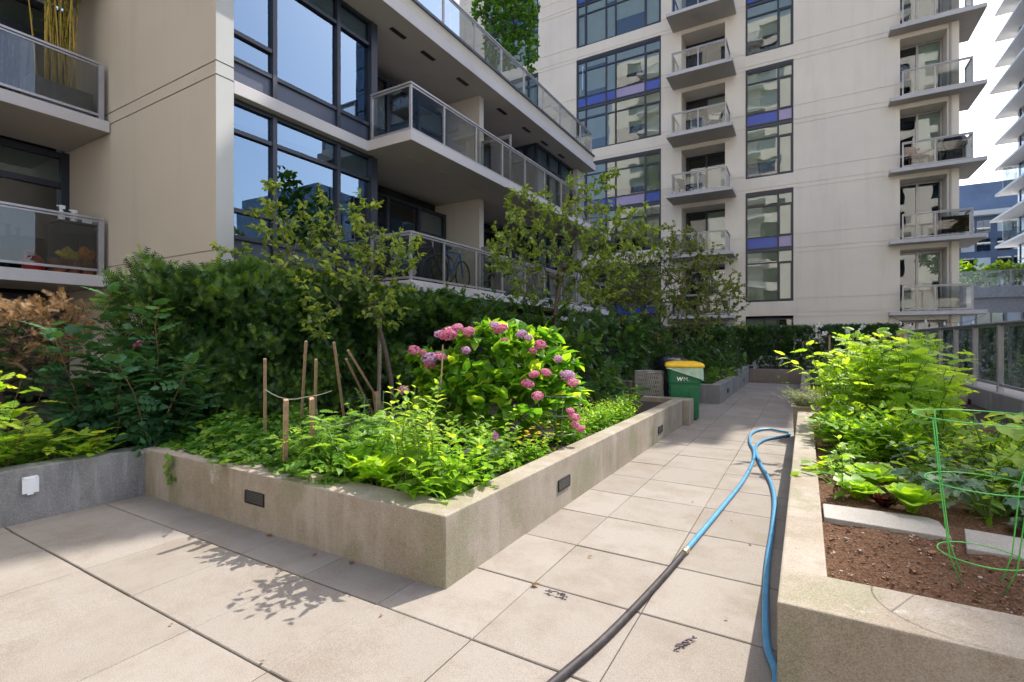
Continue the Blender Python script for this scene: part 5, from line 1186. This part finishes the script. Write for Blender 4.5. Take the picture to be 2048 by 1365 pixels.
# ------------------------------------------------------------ things on the balconies
plain('cabinet_grey', (.06, .06, .062), .6, 0, .08); plain('pot_clay', (.34, .14, .075), .8, 0, .12, 12); plain('can_red', (.55, .02, .025), .4); plain('sack_orange', (.75, .25, .03), .5, 0, .25, 14); plain('sack_yellow', (.75, .58, .05), .5, 0, .2, 14); plain('sack_green', (.05, .26, .10), .5, 0, .2, 14)
z = 2.62
t = thing('storage_cabinet', 'dark grey storage cabinet against the wall on the lower left balcony', 'cabinet', (-11.25, 3.7, z)); M = MB(); M.box(-11.5, -11.0, 3.45, 3.94, z, 3.52); M.build('carcass', 'cabinet_grey', t, bevel=.006)
M = MB(); M.box(-11.53, -10.97, 3.42, 3.97, 3.522, 3.56); M.build('cabinet_top', 'cabinet_grey', t, bevel=.004)
for y in (3.46, 3.71): M = MB(); M.box(-11.0, -10.985, y, y + .22, z + .06, 3.3); M.build('door', 'cabinet_grey', t, bevel=.003)
M = MB(); M.box(-11.0, -10.983, 3.46, 3.93, 3.33, 3.5); M.tube([(-10.98, 3.5, 3.42), (-10.96, 3.5, 3.42)], .02, 10); M.build('drawer', 'cabinet_grey', t)
def bottle(x, y, z, h, lab):
    t = thing('spray_bottle', lab, 'spray bottle', (x, y, z), 'spray bottles on the grey cabinet'); M = MB(); M.lathe(x, y, [(.045, z), (.047, z + h * .1), (.045, z + h * .55), (.02, z + h * .7), (.016, z + h * .78)], 14); M.build('bottle_body', 'white_plastic', t, smooth=True)
    M = MB(); M.box(x - .015, x + .015, y - .03, y + .05, z + h * .781, z + h); M.obox((x, y - .04, z + h * .93), (.008, 0, 0), (0, .025, 0), (0, 0, .008)); M.obox((x, y - .02, z + h * .74), (.005, 0, 0), (0, .005, .004), (0, -.01, .03)); M.build('trigger_head', 'white_plastic', t)
bottle(-11.12, 3.52, 3.562, .27, 'taller white spray bottle on the left of the grey cabinet top'); bottle(-11.1, 3.68, 3.562, .22, 'shorter white spray bottle, right of the tall one on the cabinet')
M = MB(); M.box(-11.15, -11.02, 3.76, 3.93, 3.562, 3.64); M.box(-11.02, -11.018, 3.77, 3.92, 3.57, 3.62, 1); tag(M.build('small_box', ['black_plastic', 'white_plastic'], at=(-11.08, 3.85, 3.56), bevel=.004), 'small dark box with white label on the right of the cabinet top', 'box')
t = thing('watering_can', 'red watering can with white rose on the lower left balcony floor', 'watering can', (-11.0, 3.12, z)); M = MB(); M.lathe(-11.0, 3.12, [(.13, z), (.14, z + .05), (.13, z + .2), (.09, z + .27)], 18); M.build('can_body', 'can_red', t, smooth=True)
M = MB(); M.tube([(-11, 3.22, z + .06), (-11, 3.34, z + .16), (-11, 3.42, z + .23)], [.025, .02, .016], 8); M.build('spout', 'can_red', t); M = MB(); M.lathe(-11, 3.43, [(.018, z + .22), (.05, z + .25), (.045, z + .27)], 14); M.build('rose', 'white_plastic', t)
M = MB(); M.tube([(-11, 3.18, z + .26), (-11, 3.12, z + .36), (-11, 3.02, z + .33), (-11, 3.0, z + .1)], .013, 8); M.build('handle', 'can_red', t)
for i, (y, r_, lab) in enumerate(((3.42, .14, 'terracotta pot nearest the red watering can'), (3.62, .12, 'small terracotta pot in the middle of the balcony row'), (3.82, .13, 'terracotta pot at the end of the row beside the balcony post'))):
    t = thing('flower_pot', lab, 'flower pot', (-10.92, y, z), 'terracotta pots on the lower left balcony'); M = MB(); M.lathe(-10.92, y, [(r_ * .68, z), (r_ * .9, z + .19), (r_ * 1.02, z + .191), (r_ * 1.05, z + .25), (r_ * .9, z + .25), (r_ * .85, z + .2)], 18); M.build('pot_body', 'pot_clay', t)
def sack(x, y, z, rx, ry, rz, mat, lab, seed):
    M = MB(); pr = [(max(.02, math.sin(math.pi * i / 8) ** .7), -math.cos(math.pi * i / 8)) for i in range(9)]; M.lathe(0, 0, pr, 14)
    M.v = [(x + rx * a * (1 + .22 * math.sin(a * 5 + b_ * 7 + seed)), y + ry * b_ * (1 + .2 * math.sin(b_ * 6 + c_ * 5 + seed)), z + rz * (1 + c_) * (1 + .25 * math.sin(a * 4 + b_ * 5 + seed))) for a, b_, c_ in M.v]
    tag(M.build('garden_sack', mat, at=(x, y, z), smooth=False), lab, 'sack')
sack(-11.0, 3.58, z + .25, .12, .16, .10, 'sack_yellow', 'crumpled yellow sack lying across the terracotta pots', 1); sack(-10.95, 3.80, z + .255, .11, .14, .11, 'sack_orange', 'crumpled orange sack on the end terracotta pot', 2); sack(-11.06, 3.9, z + .26, .07, .08, .14, 'sack_green', 'green sack standing behind the orange one', 3)
t = thing('trough_planter', 'grey concrete trough on the upper left balcony holding yellow bamboo', 'planter', (-11.15, 3.48, 5.35)); M = MB(); M.prism([(-11.38, 3.06), (-10.93, 3.06), (-10.93, 3.90), (-11.38, 3.90)], 5.351, 5.86); M.build('trough_body', 'grey_concrete', t, bevel=.01)
t = plant('bamboo_plant', 'clump of yellow-stemmed bamboo growing from the concrete trough', 'bamboo', (-11.15, 3.48, 5.86)); S, F = MB(), Fol()
for i in range(24):
    x, y = -11.15 + random.gauss(0, .09), 3.46 + random.gauss(0, .15); dx, dy = random.gauss(0, .12), random.gauss(0, .16); h = random.uniform(2.2, 3.6)
    pts = [(x + dx * (u ** 1.3), y + dy * (u ** 1.3), 5.84 + h * u) for u in np.linspace(0, 1, 9)]; S.tube(pts, [.013 - .006 * k / 8 for k in range(9)], 6)
    for k in range(3, 9):
        n = 5 if k > 5 else 2; F.add(t_lance(.07, .3), np.repeat(np.array([pts[k]]), n, 0), rvec(n) + (0, 0, -.1), (0, 0, 1), .16, rng.random(n))
S.build('canes', 'cane', t); F.build('foliage', 'bamboo_leaf', t)
def bicycle(lab, x, y, z, mat, rot):
    t = thing('bicycle', lab, 'bicycle', (x, y, z)); 
    for dy in (-.5, .5):
        M = MB(); M.tube([(x, y + dy + .33 * math.cos(a), z + .34 + .33 * math.sin(a)) for a in np.linspace(0, 6.283, 28, endpoint=False)], .018, 6, closed=True)
        for k in range(10): a = k * .628; M.tube([(x, y + dy, z + .34), (x, y + dy + .32 * math.cos(a), z + .34 + .32 * math.sin(a))], .003, 4)
        M.build('wheel', 'black_plastic', t)
    M = MB(); bb, st, hd, ra, fa = (x, y - .06, z + .3), (x, y - .2, z + .78), (x, y + .36, z + .82), (x, y - .5, z + .34), (x, y + .5, z + .34)
    for a, b_ in ((bb, st), (bb, hd), (st, hd), (bb, ra), (st, ra), (hd, fa)): M.tube([a, b_], .018, 8)
    M.build('bike_frame', mat, t); M = MB(); M.tube([(x - .27, y + .28, z + .98), (x - .1, y + .38, z + .98), (x + .1, y + .38, z + .98), (x + .27, y + .28, z + .98)], .014, 8); M.tube([hd, (x, y + .36, z + .98)], .014, 8); M.build('handlebar', 'mesh_steel', t)
    M = MB(); M.obox((x, y - .22, z + .86), (.06, 0, 0), (0, .12, 0), (0, 0, .025)); M.tube([st, (x, y - .22, z + .84)], .014, 8); M.build('saddle', 'black_plastic', t); M = MB(); M.lathe(0, 0, [(.09, 0), (.09, .006)], 16); M.v = [(x + .03 + c_, y - .06 + a, z + .3 + b_) for a, b_, c_ in M.v]; M.build('chainring', 'mesh_steel', t)
    t.rotation_euler = (0, 0, R(rot))
plain('bike_blue', (.02, .14, .45), .35); plain('bike_red', (.45, .06, .08), .35)
bicycle('blue bicycle parked behind the glass of the lower balcony', -6.62, 8.7, 2.6, 'bike_blue', 8); bicycle('dark bicycle parked at the near corner of the lower balcony', -6.95, 7.9, 2.6, 'cabinet_grey', -60)
def chair(lab, x, y, z, mat, rot, grp):
    t = thing('patio_chair', lab, 'chair', (x, y, z), grp); M = MB(); M.box(x - .24, x + .24, y - .22, y + .22, z + .40, z + .43); M.build('seat', mat, t, bevel=.005)
    M = MB(); 
    for k in range(5): M.obox((x, y + .24 + .03 * k, z + .52 + .09 * k), (.24, 0, 0), (0, .008, -.003), (0, .012, .035))
    M.build('backrest', mat, t)
    for sx in (-1, 1):
        for sy in (-1, 1): M = MB(); M.obox((x + sx * .22, y + sy * .2, z + .2), (.015, 0, 0), (0, .015, 0), (0, 0, .198)); M.build('leg', mat, t)
        M = MB(); M.obox((x + sx * .26, y, z + .62), (.02, 0, 0), (0, .24, 0), (0, 0, .012)); M.build('armrest', mat, t)
    t.rotation_euler = (0, 0, R(rot))
plain('chair_orange', (.36, .12, .05), .6); G_ = 'chairs on the tower balconies'
chair('orange-brown slatted chair on the lowest centre balcony, left one', -4.75, 23.75, FL(0), 'chair_orange', 70, G_); chair('orange-brown slatted chair on the lowest centre balcony, right one', -3.5, 23.75, FL(0), 'chair_orange', -70, G_)
chair('dark chair on the third balcony up the tower centre', -4.7, 23.8, FL(2), 'black_metal', 60, G_); chair('dark chair on the fourth balcony up the tower centre', -3.5, 23.8, FL(3), 'black_metal', -60, G_); chair('dark brown chair on the corner balcony with the covered grill', 3.75, 24.3, FL(2), 'chair_orange', 40, G_)
t = thing('covered_grill', 'barbecue under a black cover on the corner balcony', 'grill', (4.75, 24.4, FL(2))); M = MB(); bx_, by_ = 4.75, 24.4; zz = FL(2)
loft(M, [ring(.62, .5, zz + .01), ring(.6, .48, zz + .5), ring(.72, .54, zz + .62), ring(.70, .52, zz + .85), ring(.5, .4, zz + 1.02), ring(.2, .2, zz + 1.05)]); M.build('grill_cover', 'black_plastic', t, bevel=.01); M = MB(); M.tube([(bx_ - .2, by_ + .24, zz + .04), (bx_ - .2, by_ + .29, zz + .04)], .04, 10); M.build('wheel', 'black_metal', t)
plain('wicker', (.10, .035, .025), .8, 0, .4, 50, .2, .8, 120)
M = MB(); zz = FL(1)
for k in range(12): M.box(4.35, 5.12, 24.02, 24.04 + .004 * (k % 2), zz + .12 + .05 * k, zz + .165 + .05 * k)
for x in (4.36, 4.73, 5.1): M.box(x - .015, x + .015, 24.045, 24.07, zz + .1, zz + .74)
tag(M.build('wicker_screen', 'wicker', at=(4.73, 24.03, zz)), 'dark brown woven screen tied inside the corner balcony railing', 'screen')
t = thing('string_lights', 'string of bare bulbs sagging under the lowest corner balcony slab', 'string lights', (4, 23.8, 2.4)); M = MB(); pts = []
for a, b_ in (((2.82, 23.83, 2.44), (4.0, 23.8, 2.38)), ((4.0, 23.8, 2.38), (5.56, 23.83, 2.44))):
    a, b_ = Vector(a), Vector(b_); pts += [a + (b_ - a) * u - Vector((0, 0, .30 * 4 * u * (1 - u))) for u in np.linspace(0, 1, 9)]
M.tube(pts, .007, 5); M.tube([(2.82, 23.83, 2.44), (2.70, 23.83, 2.1), (2.6, 23.83, 1.75)], .006, 5); M.build('wire', 'black_metal', t)
for q in (2, 4, 7, 11, 13, 15): M = MB(); p = pts[q]; M.lathe(p.x, p.y, [(.01, p.z), (.02, p.z - .04), (.045, p.z - .09), (.04, p.z - .13), (.01, p.z - .16)], 10); M.build('bulb', 'white_plastic', t, smooth=True)

# ------------------------------------------------------------ litter on the paving
DL = t_oval(.38, .12, -.2)
for i, (px, py, s_) in enumerate(((1062, 1170, .055), (545, 1071, .05), (634, 1108, .04), (698, 1128, .045), (530, 1322, .025), (338, 1250, .02), (765, 1230, .02), (1456, 1238, .02), (1176, 1113, .03), (1461, 1040, .025), (1500, 1090, .025), (860, 1160, .04), (1388, 1004, .025))):
    F = Fol(); p = gp(px, py, .008); F.add(DL, np.array([p]), rvec(1) * (1, 1, .15), np.array([[.1, .1, 1]]) + rvec(1) * .35, s_, rng.random(1))
    tag(F.build('fallen_leaf', 'dry_leaf', at=tuple(p)), 'red-brown curled fallen leaf in the paving joint in front of the hose' if i == 0 else 'small dry fallen leaf lying on the pale paving', 'leaf', None if i == 0 else 'fallen leaves on the paving')
plain('seed_mat', (.11, .08, .10), .8)
for px, py, dx, dy, lab in ((1112, 1188, 22, 6, 'dark twiggy seed stalk lying on the paving by the red-brown leaf'), (1372, 1285, 22, -9, 'dried lavender flower stalk lying on the paving near the front')):
    M = MB(); a, b_ = gp(px - dx, py - dy, .012), gp(px + dx, py + dy, .012); M.tube([a, (a + b_) / 2 + Vector((0, .006, .01)), b_], .003, 5)
    for k in range(16): p = a + (b_ - a) * random.random(); M.obox(p + Vector((random.gauss(0, .006), random.gauss(0, .006), random.uniform(0, .008))), (.005, .003, 0), (-.002, .004, 0), (0, 0, .003))
    tag(M.build('dry_stalk', 'seed_mat', at=tuple(a)), lab, 'stalk')
